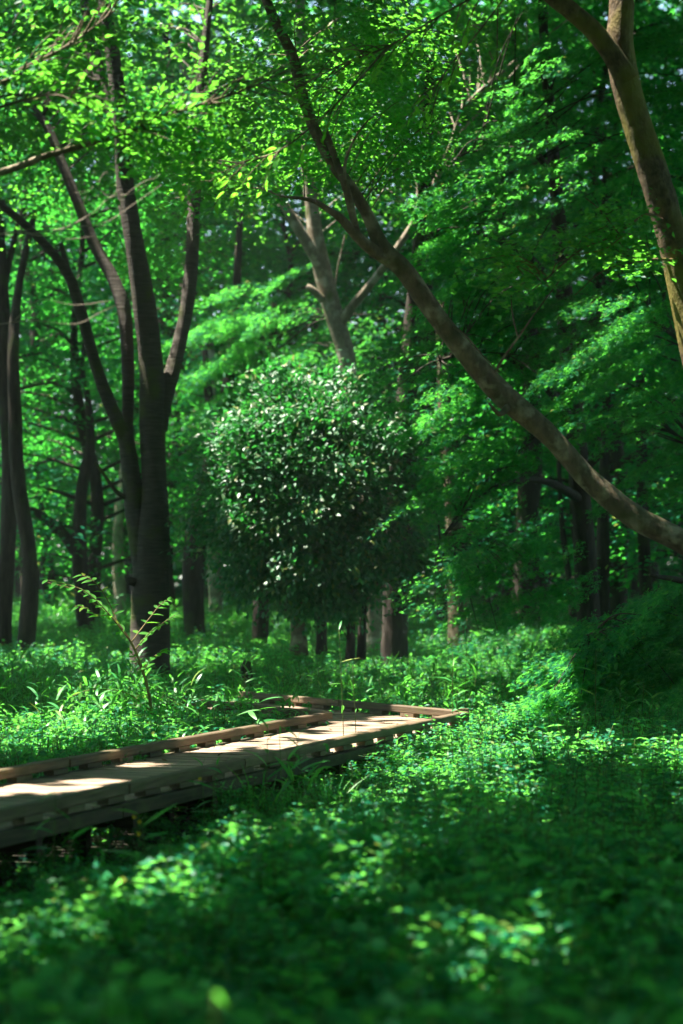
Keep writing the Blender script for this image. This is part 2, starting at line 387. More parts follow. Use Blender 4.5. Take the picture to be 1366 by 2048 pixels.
# glossy shrub, maples, trunks, branches overhead
for px, py, d, r in ((560, 830, 32.5, .6), (640, 800, 32.5, .6), (700, 860, 32.3, .5), (500, 900, 32.5, .5), (590, 920, 32, .6), (670, 950, 32, .4), (760, 850, 32.3, .4), (800, 930, 32.3, .35), (850, 860, 32, .35), (560, 1010, 32, .45), (740, 1060, 32, .35), (820, 1120, 32, .4),
                     (470, 620, 41.3, .9), (540, 585, 41.3, 1.0), (610, 600, 41.3, .9), (410, 690, 41.3, .8), (500, 680, 41, .7), (600, 690, 41, .6), (740, 650, 41, .6),
                     (1010, 220, 29.8, .6), (940, 320, 29.6, .5), (1060, 180, 29.8, .45), (880, 410, 29.6, .4), (1190, 715, 29.2, .5), (1120, 765, 29.4, .35), (1240, 700, 29.2, .35), (905, 870, 30, .3), (1060, 430, 29.6, .3),
                     (1150, 480, 18, .30), (1220, 430, 18, .25), (1050, 560, 18, .25), (1250, 120, 18, .145), (1262, 185, 18, .15), (1235, 60, 18, .12),
                     (285, 1335, 34, .22), (628, 450, 40, .5), (600, 480, 40, .4), (655, 560, 40, .4), (850, 410, 39, .4), (800, 490, 39, .3), (900, 300, 39, .4), (950, 190, 39, .4), (1000, 130, 39, .4),
                     (60, 200, 15, .26), (120, 170, 15, .22), (200, 270, 15, .24), (280, 280, 15, .26), (350, 260, 15, .26), (420, 270, 15, .28), (300, 330, 15, .2), (390, 350, 15, .2), (480, 300, 17, .25), (30, 80, 15, .25), (90, 60, 15, .2),
                     (200, 425, 14, .28), (60, 470, 14, .25), (290, 385, 14, .25), (130, 450, 14, .25), (60, 640, 14, .2), (180, 630, 14, .2),
                     (560, 200, 19, .5), (640, 130, 19, .5), (700, 260, 19, .5), (620, 300, 19, .4), (760, 200, 19, .4), (850, 90, 19, .5), (870, 200, 19, .4), (980, 60, 20, .5), (1030, 40, 20, .4), (820, 290, 19, .35), (560, 330, 19, .35), (740, 60, 19, .4),
                     (560, 200, 26, .35), (660, 130, 26, .35), (700, 270, 26, .4), (620, 320, 26, .3), (850, 100, 26, .4), (490, 320, 26, .35),
                     (185, 1185, 23.5, .30), (240, 1215, 23.5, .3), (290, 1240, 23.5, .25), (330, 1270, 23.5, .25), (300, 1320, 23.5, .2), (180, 1390, 23, .25),
                     (430, 1965, 5.0, .12), (60, 860, 54, 1.6), (200, 920, 52, 1.4), (120, 1000, 52, 1.4), (350, 900, 50, 1.2), (100, 760, 52, 1.5), (400, 1000, 48, 1.0), (150, 620, 50, .7), (330, 560, 50, .8), (60, 640, 52, .7)):
    lit(px, py, d, r, 0.10)
LITA = np.array(LIT)

def open_to_sun(C, soft=1.0):
    """mask of leaves that stay: those hanging between a lit patch and the sun are mostly missing"""
    keep = np.ones(len(C), bool)
    rr = rng.random(len(C))
    for x, y, z, r, k in LITA:
        dv = C - np.array([x, y, z])
        a = dv @ SUN
        q = np.einsum('ij,ij->i', dv, dv) - a * a
        rad = r * (0.85 + 0.02 * a) + 0.17
        keep &= ~((a > 0.5 + 0.6 * r) & (q < rad * rad) & (rr > k * soft))
    return keep

# ------------------------------------------------------------------ leaves
TPL = {
    'diamond': (np.array([[0, 0, 0], [.5, .30, .05], [.5, -.30, .05], [1, 0, -.04]]), np.array([[0, 2, 1], [1, 2, 3]])),
    'broad': (np.array([[0, 0, 0], [.42, .26, .07], [.5, 0, 0], [.42, -.26, .07], [1, 0, -.08]]), np.array([[0, 2, 1], [0, 3, 2], [1, 2, 4], [2, 3, 4]])),
    'maple': None,
}
mv = [[0, 0, 0]]; mf = []
for ang, ln in ((0, 1.0), (52, .88), (-52, .88), (104, .55), (-104, .55)):
    a = math.radians(ang); c, s = math.cos(a), math.sin(a); k = len(mv)
    mv += [[.42 * ln * c - .15 * ln * s, .42 * ln * s + .15 * ln * c, .03], [ln * c, ln * s, -.06 * ln]]
    mf += [[0, k + 1, k]]
    if abs(ang) < 60:
        mv += [[.42 * ln * c + .15 * ln * s, .42 * ln * s - .15 * ln * c, .03]]; mf += [[0, k + 2, k + 1]]
TPL['maple'] = (np.array(mv, float) * 0.75, np.array(mf))
sv = np.array([[0, 0, 0], [.5, .16, .03], [.45, -.17, .03], [1, .02, -.05], [.62, .62, 0], [.62, -.62, 0], [.2, .45, .02], [.2, -.45, .02]])
TPL['maple_small'] = (sv * 0.85, np.array([[0, 3, 1], [0, 2, 3], [0, 4, 6], [0, 7, 5]]))

def leaves_mesh(name, kind, C, T, N, S):
    tv, tf = TPL[kind]
    T = nrm(T); N = nrm(N - (N * T).sum(-1, keepdims=True) * T); B = np.cross(N, T)
    S = S[:, None, None]
    V = C[:, None] + S * (tv[None, :, 0:1] * T[:, None] + tv[None, :, 1:2] * B[:, None] + tv[None, :, 2:3] * N[:, None])
    Fc = tf[None] + (np.arange(len(C)) * len(tv))[:, None, None]
    return mesh_np(name, V.reshape(-1, 3), Fc.reshape(-1, 3))

def sprays(centers, axes, L_, W_, n, size, thick=0.07, droop=0.25, jit=0.5):
    """flat fans of leaves: returns leaf centres, axes, normals, sizes"""
    k = len(centers)
    A = nrm(axes); up = np.array([0, 0, 1.0])
    Bv = nrm(np.cross(up, A) + 1e-6); Nv = np.cross(A, Bv)
    Lk = L_ * rng.uniform(0.65, 1.3, k); Wk = W_ * rng.uniform(0.65, 1.3, k)
    s = rng.random((k, n)) ** 0.8 - 0.5
    tw = rng.integers(0, 9, (k, n)) / 8.0 * 2 - 1 + rng.normal(0, 0.09, (k, n))     # leaves gather along side twigs
    wid = np.sqrt(np.clip(1 - (2 * s) ** 2, 0.03, 1))
    tt = tw * wid * 0.5
    hgt = rng.normal(0, thick, (k, n)) - droop * Lk[:, None] * (s + 0.5) ** 2 - droop * Wk[:, None] * (tt ** 2) * 1.6
    C = centers[:, None] + A[:, None] * (s * Lk[:, None])[..., None] + Bv[:, None] * (tt * Wk[:, None])[..., None] + np.array([0, 0, 1.0]) * hgt[..., None]
    T = A[:, None] * rng.uniform(0.3, 1.0, (k, n))[..., None] + Bv[:, None] * (np.sign(tt) * rng.uniform(0, 1.0, (k, n)) + rng.normal(0, .3, (k, n)))[..., None] + rng.normal(0, .25, (k, n, 3))
    N = Nv[:, None] + rng.normal(0, jit, (k, n, 3))
    N = np.where(N[..., 2:3] < 0, -N, N)
    S = size * rng.uniform(0.65, 1.3, (k, n))
    return C.reshape(-1, 3), T.reshape(-1, 3), N.reshape(-1, 3), S.reshape(-1)

def blob_points(b, n):
    """random points in an ellipsoid given in photo pixels + metres of depth"""
    px, py, d, rx, ry, rd = b
    u = nrm(rng.normal(0, 1, (n, 3))) * (rng.random((n, 1)) ** (1 / 2.4))
    dd = d + u[:, 1] * rd
    base = P(px, py, d)
    C = np.empty((n, 3))
    C[:, 0] = base[0] + u[:, 0] * rx * d / F
    C[:, 1] = dd
    C[:, 2] = base[2] - u[:, 2] * ry * d / F
    return C

def dome_points(b, n):
    """points on an arched tier of foliage and the direction in which its twigs run outwards and down"""
    px, py, d, rx, ry, rd = b
    a = rng.uniform(0, 2 * math.pi, n); rho = np.sqrt(rng.random(n))
    base = P(px, py, d); RX, RZ = rx * d / F, ry * d / F
    C = np.stack([base[0] + rho * np.cos(a) * RX, base[1] + rho * np.sin(a) * rd * 1.3, base[2] + RZ * (0.9 - 1.7 * rho ** 1.6) + rng.normal(0, .06, n)], 1)
    ax = np.stack([np.cos(a) * (.3 + rho), np.sin(a) * (.3 + rho) * .8, -0.25 - 1.0 * rho * RZ / max(RX, .1)], 1)
    return C, ax
def tier_points(b, n, per=3, slope=0.45):
    """flat layers of foliage that slope down to one side, stacked with gaps between them"""
    px, py, d, rx, ry, rd = b
    CC, AA = [], []
    for k in range(per):
        u = nrm(rng.normal(0, 1, 3)) * rng.random() ** .4
        c = P(px, py, d) + np.array([u[0] * rx * d / F * .8, u[1] * rd, (k - (per - 1) / 2) / per * 2.0 * ry * d / F + u[2] * .12])
        m_ = max(2, n // per); R = rx * d / F * rng.uniform(.75, 1.15)
        a = rng.uniform(0, 2 * math.pi, m_); rho = np.sqrt(rng.random(m_))
        sl = slope * rng.uniform(.6, 1.3)
        X, Y = rho * np.cos(a) * R, rho * np.sin(a) * rd * .9
        CC.append(np.stack([c[0] + X, c[1] + Y, c[2] + sl * X + .10 * Y - .25 * rho ** 2 * R * .5 + rng.normal(0, .035, m_)], 1))
        AA.append(np.tile([-1.0, -.25, -sl], (m_, 1)) + rng.normal(0, .25, (m_, 3)) * np.array([1, 1, .3]))
    return np.vstack(CC), np.vstack(AA)

def crown(parent, blobs, axis, kind, mat, L_, W_, n, size, axj=0.35, name='crown', filt=True, dome=False, tier=None, **kw):
    """blobs: (px,py,d,rx,ry,rd,count)"""
    if tier:
        q = [tier_points(b[:6], b[6], *tier) for b in blobs]; cs = np.vstack([a for a, _ in q]); dax = np.vstack([b for _, b in q])
    elif dome:
        q = [dome_points(b[:6], b[6]) for b in blobs]; cs = np.vstack([a for a, _ in q]); dax = np.vstack([b for _, b in q])
    else: cs = np.vstack([blob_points(b[:6], b[6]) for b in blobs]); dax = 0
    ax = np.asarray(axis(cs) if callable(axis) else np.tile(axis, (len(cs), 1)), float) + rng.normal(0, axj, cs.shape) * np.array([1, 1, .5])
    ax = ax + dax
    C, T, N, S = sprays(cs, ax, L_, W_, n, size, **kw)
    if filt:
        k = open_to_sun(C); C, T, N, S = C[k], T[k], N[k], S[k]
    k = C[:, 2] > gz(C[:, 0], C[:, 1]) + 0.05; C, T, N, S = C[k], T[k], N[k], S[k]
    o = link(name, leaves_mesh(name, kind, C, T, N, S), mat, parent); o['kind'] = 'stuff'
    return o, cs

def twigs(parent, starts, ends, mat, r0=0.018, name='twig_work', sag=0.1):
    """thin branches from limb points to spray centres, joined (too fine to pick apart)"""
    tb = []
    for a, e in zip(starts, ends):
        mid = (a + e) / 2 + np.array([0, 0, 0.12 * np.linalg.norm(e - a)]) + rng.normal(0, 0.06, 3)
        path = spline(np.array([a, mid, e]), 4)
        tb.append(tube_arrays(path, np.linspace(r0, 0.004, len(path)), 5, 0.0, 1))
    o = link(name, tubes_mesh(name, tb), mat, parent); o['kind'] = 'stuff'
    return o

def nearest_twigs(parent, limbs, ends, mat, count, r0=0.018):
    pts = np.vstack([np.array([P(a, b, c) for a, b, c, _ in spline(l, 5)]) for l in limbs])
    e = ends[rng.permutation(len(ends))[:count]]
    q = e + np.array([0, 0, -0.5])
    idx = np.argmin(((pts[None] - q[:, None]) ** 2).sum(-1), axis=1)
    return twigs(parent, pts[idx], e, mat, r0)

# ------------------------------------------------------------------ the trees in view
def base_of(px, py, d):
    x = (px - CX) / F * d
    return (x, d, float(gz(x, d)))

# main multi-stemmed tree by the boardwalk
D1 = 34.0
t1 = empty('cherry_tree', base_of(302, 1370, D1), 'dark tree forking into several tall stems just behind the boardwalk', 'tree')
A = [(302, 1405, D1, 104), (301, 1365, D1, 84), (301, 1280, D1, 74), (301, 1180, D1, 74), (303, 1080, D1, 70), (308, 980, D1, 56), (305, 840, D1, 52), (302, 730, D1, 48), (288, 610, D1 - .1, 43), (268, 480, D1 - .2, 38), (250, 360, D1 - .2, 36), (240, 230, D1 - .3, 34), (225, 110, D1 - .3, 30), (205, -10, D1 - .3, 27), (180, -180, D1 - .2, 20)]
B = [(292, 1190, D1 - .02, 34), (283, 1120, D1 - .02, 42), (272, 1040, D1, 42), (262, 940, D1, 38), (250, 865, D1, 36)]
A2 = [(318, 860, D1 + .05, 34), (328, 800, D1 + .1, 34), (352, 715, D1 + .2, 31), (372, 620, D1 + .3, 29), (384, 510, D1 + .4, 27), (388, 400, D1 + .5, 25), (396, 260, D1 + .6, 22), (410, 90, D1 + .7, 18), (430, -80, D1 + .8, 12)]
B1 = [(252, 880, D1, 30), (232, 838, D1 - .1, 27), (203, 765, D1 - .2, 24), (180, 690, D1 - .3, 22), (158, 610, D1 - .4, 22), (138, 552, D1 - .5, 21), (100, 500, D1 - .6, 18), (50, 450, D1 - .7, 17), (-20, 390, D1 - .8, 14), (-120, 290, D1 - 1, 10)]
B2 = [(254, 880, D1 + .1, 27), (256, 780, D1 + .2, 25), (254, 690, D1 + .3, 25), (246, 615, D1 + .4, 28), (225, 555, D1 + .5, 24), (190, 490, D1 + .6, 22), (155, 405, D1 + .7, 22), (125, 330, D1 + .8, 20), (92, 250, D1 + .9, 18), (40, 195, D1 + 1, 14), (-60, 90, D1 + 1.2, 10)]
A3 = [(246, 260, D1, 24), (222, 225, D1 + .1, 28), (203, 180, D1 + .2, 30), (190, 120, D1 + .3, 28), (175, 60, D1 + .3, 22), (165, -60, D1 + .4, 16)]
limb('trunk', M['cherry'], t1, A, 16, 0.05)
for q in (B, A2, B1, B2, A3): limb('stem', M['cherry'], t1, q, 12, 0.05)
limb('branch_stub', M['cherry'], t1, [(140, 556, D1 - .5, 15), (130, 520, D1 - .5, 13), (122, 486, D1 - .5, 7)], 9, 0.08)
limb('branch_stub', M['cherry'], t1, [(205, 170, D1 + .2, 16), (180, 160, D1 + .1, 13), (170, 140, D1 + .1, 7)], 9, 0.08)
limb('branch', M['cherry'], t1, [(265, 1000, D1, 10), (235, 985, D1 - .1, 9), (205, 945, D1 - .2, 7), (190, 925, D1 - .2, 4)], 8)
limb('branch', M['cherry'], t1, [(270, 1165, D1 - .1, 18), (258, 1160, D1 - .2, 15), (252, 1150, D1 - .2, 8)], 8, 0.1)

# two trunks at the left edge
D2 = 40.0
t2 = empty('tree', base_of(8, 1262, D2), 'straight dark trunk at the edge of the picture, left of the forked tree', 'tree')
limb('trunk', M['darkbark'], t2, [(4, 1290, D2, 40), (8, 1220, D2, 34), (15, 1080, D2, 34), (22, 930, D2, 38), (14, 800, D2, 34), (5, 660, D2, 32), (4, 580, D2, 27), (0, 480, D2, 22), (-15, 300, D2, 18), (-30, 60, D2, 14), (-40, -100, D2, 9)], 14)
limb('stem', M['darkbark'], t2, [(5, 610, D2, 16), (12, 550, D2, 14), (24, 500, D2, 11), (36, 440, D2, 8)], 9)
D2b = 39.0
t2b = empty('tree', base_of(52, 1310, D2b), 'curving dark trunk between the left edge and the forked tree', 'tree')
limb('trunk', M['darkbark'], t2b, [(48, 1340, D2b, 46), (53, 1280, D2b, 36), (60, 1190, D2b, 34), (58, 1110, D2b, 32), (45, 1020, D2b, 31), (34, 930, D2b, 30), (30, 820, D2b, 26), (26, 690, D2b, 22), (40, 560, D2b + .3, 16), (70, 420, D2b + .5, 12)], 12)

# pale trunk in the middle
D3 = 40.0
t3 = empty('tree', base_of(745, 1290, D3), 'pale sunlit trunk rising behind the glossy shrub and forking high up', 'tree')
C3 = [(748, 1330, D3 +0.0, 39.6), (746, 1200, D3 +0.0, 36.1), (738, 1050, D3 +0.0, 34.4), (722, 900, D3 +0.0, 34.4), (708, 800, D3 +0.0, 34.4), (690, 705, D3 +0.0, 34.4), (668, 625, D3 +0.0, 37.8), (650, 560, D3 +0.0, 36.1), (634, 490, D3 +0.0, 31), (622, 400, D3 +0.0, 27.5), (614, 300, D3 +0.0, 25.8), (606, 190, D3 +0.0, 24.1), (602, 80, D3 +0.0, 21.5), (598, -60, D3 +0.0, 17.2), (590, -220, D3 +0.0, 12)]
C3l = [(652, 560, D3 +0.0, 22.4), (625, 505, D3 -0.1, 24.1), (595, 455, D3 -0.2, 21.5), (562, 400, D3 -0.3, 17.2), (520, 340, D3 -0.4, 15.5), (460, 275, D3 -0.5, 14.6), (420, 232, D3 -0.6, 12.9), (360, 130, D3 -0.7, 8.6)]
C3r = [(676, 655, D3 +0.0, 18.9), (705, 612, D3 -0.2, 17.2), (740, 570, D3 -0.4, 16.3), (792, 500, D3 -0.7, 14.6), (838, 430, D3 -0.9, 12.9), (868, 370, D3 -1.0, 11.2), (902, 290, D3 -1.1, 9.5), (930, 215, D3 -1.2, 8.6), (1000, 148, D3 -1.4, 7.7), (1090, 75, D3 -1.6, 5.2), (1160, 20, D3 -1.7, 3.4)]
limb('trunk', M['pale'], t3, C3, 14, 0.06)
limb('stem', M['pale'], t3, C3l, 12); limb('stem', M['pale'], t3, C3r, 10)
limb('branch_stub', M['pale'], t3, [(645, 600, D3 - .1, 16), (626, 580, D3 - .2, 13), (614, 572, D3 - .2, 11)], 8, 0.08)
for q in ([(905, 285, D3 - 1.1, 7), (930, 255, D3 - 1.2, 6), (985, 195, D3 - 1.3, 5), (1050, 118, D3 - 1.4, 3)],
          [(835, 440, D3 - .9, 7), (836, 410, D3 - .9, 6), (832, 360, D3 - .8, 4), (815, 300, D3 - .8, 2)],
          [(868, 370, D3 - 1, 6), (840, 335, D3 - 1, 5), (800, 318, D3 - 1, 3), (770, 300, D3 - 1, 2)],
          [(890, 315, D3 - 1, 5), (880, 270, D3 - 1, 4), (850, 235, D3 - 1, 3), (840, 190, D3 - 1, 2)],
          [(940, 205, D3 - 1.2, 5), (935, 160, D3 - 1.2, 4), (905, 120, D3 - 1.2, 3)],
          [(980, 162, D3 - 1.3, 5), (985, 120, D3 - 1.3, 4), (965, 80, D3 - 1.3, 2)],
          [(840, 425, D3 - .9, 5), (800, 395, D3 - .9, 4), (760, 370, D3 - .9, 2)],
          [(600, 160, D3, 8), (612, 100, D3 - .1, 7), (640, 60, D3 - .2, 5), (690, 30, D3 - .3, 3)],
          [(676, 640, D3 - .1, 4), (672, 560, D3 - .2, 3), (690, 470, D3 - .3, 3)]):
    limb('branch', M['pale'], t3, q, 7, 0.03)

# leaning trunk crossing the right half
D4 = 25.5
t4 = empty('leaning_tree', base_of(1640, 1480, D4), 'long brown trunk leaning diagonally from the right edge towards the top', 'tree')
L4 = [(1640, 1500, D4 +0.0, 82.8), (1560, 1290, D4 +0.0, 66.2), (1450, 1150, D4 +0.0, 57), (1366, 1084, D4 +0.0, 51.5), (1272, 1035, D4 +0.0, 49.7), (1180, 960, D4 +0.0, 43.2), (1100, 872, D4 +0.0, 41.4), (1010, 795, D4 +0.0, 44.2), (955, 735, D4 +0.0, 42.3), (880, 640, D4 +0.0, 38.6), (812, 545, D4 +0.0, 38.6), (765, 495, D4 -0.1, 35), (735, 430, D4 -0.1, 26.7), (705, 380, D4 -0.1, 24.8), (668, 330, D4 -0.1, 23.9), (630, 262, D4 -0.1, 23), (602, 180, D4 -0.1, 22.1), (585, 110, D4 +0.0, 20.2), (545, 30, D4 +0.0, 18.4), (510, -60, D4 +0.0, 14.7), (470, -200, D4 +0.0, 11)]
L4b = [(790, 530, D4, 26), (745, 500, D4 - .2, 26), (712, 470, D4 - .3, 22), (683, 438, D4 - .35, 17), (655, 418, D4 - .4, 12), (620, 400, D4 - .45, 8), (560, 392, D4 - .5, 4)]
L4c = [(715, 470, D4 - .3, 14), (703, 420, D4 - .3, 16), (690, 370, D4 - .3, 16), (672, 320, D4 - .2, 15), (650, 260, D4 - .2, 13)]
limb('trunk', M['bark'], t4, L4, 16, 0.05)
limb('stem', M['bark'], t4, L4b, 12); limb('stem', M['bark'], t4, L4c, 10)
limb('branch_stub', M['bark'], t4, [(1015, 815, D4 - .1, 16), (1000, 828, D4 - .2, 11), (988, 818, D4 - .25, 8), (978, 806, D4 - .3, 4)], 8)
for q in ([(985, 760, D4, 7), (1003, 722, D4 - .1, 6), (1040, 670, D4 - .2, 5), (1075, 620, D4 - .3, 4), (1120, 560, D4 - .3, 2)],
          [(900, 650, D4, 6), (930, 670, D4 - .3, 5), (965, 710, D4 - .4, 3), (1000, 745, D4 - .4, 2)],
          [(1035, 672, D4 - .2, 4), (1025, 630, D4 - .2, 3), (1022, 590, D4 - .3, 2)],
          [(700, 420, D4 - .3, 7), (690, 330, D4 - .4, 6), (720, 260, D4 - .5, 4), (755, 225, D4 - .5, 2)]):
    limb('branch', M['bark'], t4, q, 7, 0.03)

# trunk at the top right
D5 = 18.0
t5 = empty('tree', base_of(1490, 1600, D5), 'mossy trunk with a sunlit fork at the upper right corner', 'tree')
L5 = [(1500, 1640, D5, 110), (1480, 1300, D5, 84), (1440, 900, D5, 76), (1385, 640, D5, 70), (1345, 480, D5, 64), (1310, 360, D5, 62), (1278, 260, D5, 60), (1252, 170, D5, 62), (1240, 90, D5, 58), (1243, 20, D5, 52), (1244, -80, D5, 44), (1240, -300, D5, 34)]
L5l = [(1256, 160, D5 - .05, 46), (1222, 105, D5 - .1, 40), (1186, 60, D5 - .15, 38), (1140, 20, D5 - .2, 36), (1090, -20, D5 - .25, 34), (1000, -110, D5 - .4, 26)]
limb('trunk', M['mossbark'], t5, L5, 18, 0.05); limb('stem', M['mossbark'], t5, L5l, 14, 0.05)
for q in ([(1325, 440, D5 - .1, 8), (1290, 430, D5 - .4, 6), (1230, 470, D5 - .6, 5), (1160, 500, D5 - .7, 4), (1090, 560, D5 - .8, 3), (1040, 600, D5 - .8, 2)],
          [(1240, 470, D5 - .6, 4), (1200, 420, D5 - .7, 3), (1170, 395, D5 - .7, 2)],
          [(1345, 520, D5 - .1, 7), (1300, 520, D5 - .3, 5), (1210, 540, D5 - .5, 3), (1150, 590, D5 - .6, 2)]):
    limb('branch', M['mossbark'], t5, q, 7, 0.03)

# small trunks of the middle distance: (label, depth, material, [main], [stems...])
def small_tree(name, label, mat, *paths, group=None):
    b = paths[0][0]
    t = empty(name, base_of(b[0], b[1], b[2]), label, 'tree', group)
    limb('trunk', mat, t, paths[0], 10, 0.06)
    for q in paths[1:]: limb('stem', mat, t, q, 8, 0.06)
    return t
DK, BK = M['darkbark'], M['bark']
td = 36.0
tr_dark = small_tree('tree', 'thick dark trunk standing in deep shade right of the glossy shrub', DK, [(788, 1340, td, 62), (789, 1260, td, 56), (795, 1150, td, 54), (800, 1050, td, 56), (806, 930, td, 50), (815, 780, td, 44), (830, 600, td, 36), (850, 380, td, 28), (860, 100, td, 18)])
td = 46.0
tr_fork = small_tree('tree', 'dark forked trunk between the curving trunk and the forked tree', DK, [(170, 1265, td, 34), (166, 1200, td, 32), (160, 1130, td, 30), (158, 1060, td, 28), (165, 970, td, 24), (180, 890, td, 22), (176, 800, td, 14), (165, 740, td, 11), (172, 640, td, 8)],
           [(158, 1110, td, 24), (120, 1060, td, 20), (80, 1030, td, 18), (50, 1010, td, 13), (10, 960, td, 9)])
td = 44.0
tr_l = small_tree('tree', 'dark trunk with a wide base right of the forked tree', DK, [(390, 1310, td, 52), (388, 1240, td, 44), (385, 1150, td, 48), (395, 1060, td, 46), (415, 960, td, 34), (440, 850, td, 30), (455, 780, td, 26), (470, 640, td, 18), (480, 420, td, 12)],
           [(425, 960, td, 20), (430, 870, td + .2, 20), (418, 800, td + .3, 18), (410, 700, td + .4, 12)])
td = 52.0
small_tree('tree', 'pale blurred trunk just right of the dark wide-based trunk', M['pale'], [(432, 1280, td, 32), (432, 1200, td, 30), (428, 1090, td, 28), (425, 950, td, 24), (420, 700, td, 18)])
small_tree('tree', 'pale blurred trunk seen just left of the forked tree', M['pale'], [(240, 1270, td, 26), (240, 1180, td, 24), (236, 1060, td, 22), (250, 900, td, 18), (255, 600, td, 14)])
td = 38.0
small_tree('tree', 'short brown trunk in sunlight under the glossy shrub', BK, [(597, 1310, td, 40), (598, 1270, td, 32), (592, 1220, td, 28), (585, 1160, td, 22), (575, 1060, td, 16)])
small_tree('tree', 'slim dark trunk beside the short brown one under the glossy shrub', DK, [(643, 1310, td, 28), (643, 1260, td, 23), (645, 1210, td, 22), (650, 1130, td, 18), (655, 1040, td, 12)])
td = 41.0
small_tree('tree', 'brown trunk half hidden by drooping maple right of the dark thick trunk', BK, [(920, 1300, td, 50), (918, 1220, td, 42), (912, 1120, td, 38), (905, 1000, td, 34), (890, 820, td, 26), (880, 600, td, 18)])
td = 37.0
small_tree('tree', 'dark straight trunk seen below the leaning trunk', DK, [(1206, 1260, td, 32), (1206, 1170, td, 26), (1206, 1080, td, 25), (1208, 980, td, 22), (1215, 700, td, 16)])
small_tree('tree', 'dark trunk under the root end of the leaning trunk', DK, [(1290, 1260, td, 34), (1292, 1180, td, 28), (1288, 1090, td, 27), (1285, 1000, td, 24), (1280, 750, td, 18)])
for x0, k in ((1125, 'first'), (1148, 'second'), (1165, 'third')):
    small_tree('tree', 'thin leaning stem, %s from the left in the clump below the leaning trunk' % k, DK, [(x0 + 22, 1235, 40, 15), (x0 + 12, 1150, 40, 13), (x0, 1060, 40, 12), (x0 - 6, 960, 40, 10), (x0 - 12, 800, 40, 7)])
small_tree('tree', 'broad dark trunk deep in the shade behind the drooping maple', DK, [(1050, 1240, 42, 60), (1052, 1130, 42, 54), (1058, 1000, 42, 50), (1065, 850, 42, 40), (1060, 600, 42, 30)])

# ------------------------------------------------------------------ crowns in view
def out_from(px, py, d, droop):
    c = P(px, py, d)
    def f(cs):
        v = cs - c; v[:, 2] = 0
        v = nrm(v + 1e-6); v[:, 2] = -droop
        return v
    return f

# bright maple behind the shrub
DM = 42.0
mp1 = empty('maple_tree', base_of(520, 1290, DM + 1), 'bright green maple in sunlight behind the glossy shrub', 'tree')
limb('trunk', DK, mp1, [(520, 1300, DM + 1, 34), (525, 1100, DM + 1, 30), (530, 900, DM + 1, 26), (540, 740, DM + 1, 18), (550, 600, DM + 1, 9)], 10)
o, cs = crown(mp1, [(545, 600, DM, 105, 60, 1.0, 46), (470, 680, DM - .3, 110, 70, 1.1, 50), (600, 690, DM - .2, 120, 70, 1.0, 50), (430, 770, DM, 80, 70, 1.0, 34), (560, 780, DM, 140, 70, 1.0, 40), (740, 660, DM, 80, 40, .8, 24), (700, 740, DM + .3, 80, 60, .8, 20)],
              (0, 0, 0), 'maple_small', M['maple'], 0.75, 0.5, 120, 0.080, axj=.1, tier=(4, .34), thick=.04, droop=.15, jit=.4)
nearest_twigs(mp1, [[(530, 900, DM + 1, 26), (540, 740, DM + 1, 18), (550, 600, DM + 1, 9)]], cs, DK, 40)

# large maple filling the right side
DR = 30.0
mr_ = empty('maple_tree', base_of(1180, 1330, DR + 4), 'large maple with feathery drooping layers filling the right side', 'tree')
RT = [(1180, 1330, DR + 4, 52), (1170, 1100, DR + 3.6, 46), (1150, 850, DR + 3, 40), (1130, 600, DR + 2.5, 34), (1110, 350, DR + 2, 28), (1090, 100, DR + 1.8, 20), (1080, -100, DR + 1.6, 14)]
limb('trunk', DK, mr_, RT, 12)
RB = [[(1150, 850, DR + 3, 22), (1080, 760, DR + 2, 18), (980, 700, DR + 1, 12), (880, 720, DR, 6)],
      [(1130, 600, DR + 2.5, 22), (1040, 500, DR + 1.6, 16), (930, 460, DR + .8, 10), (850, 480, DR + .2, 5)],
      [(1110, 350, DR + 2, 18), (1040, 280, DR + 1, 13), (960, 290, DR + .4, 8), (880, 340, DR, 4)],
      [(1140, 700, DR + 2.7, 20), (1220, 620, DR + 1.4, 14), (1300, 640, DR + .6, 8), (1380, 700, DR, 4)],
      [(1165, 1000, DR + 3.4, 20), (1080, 960, DR + 2, 15), (980, 980, DR + 1, 10), (880, 1080, DR + .5, 4)],
      [(1160, 950, DR + 3.3, 18), (1250, 860, DR + 1.6, 13), (1330, 860, DR + .8, 7), (1400, 900, DR, 4)]]
for q in RB: limb('branch', DK, mr_, q, 8, 0.04)
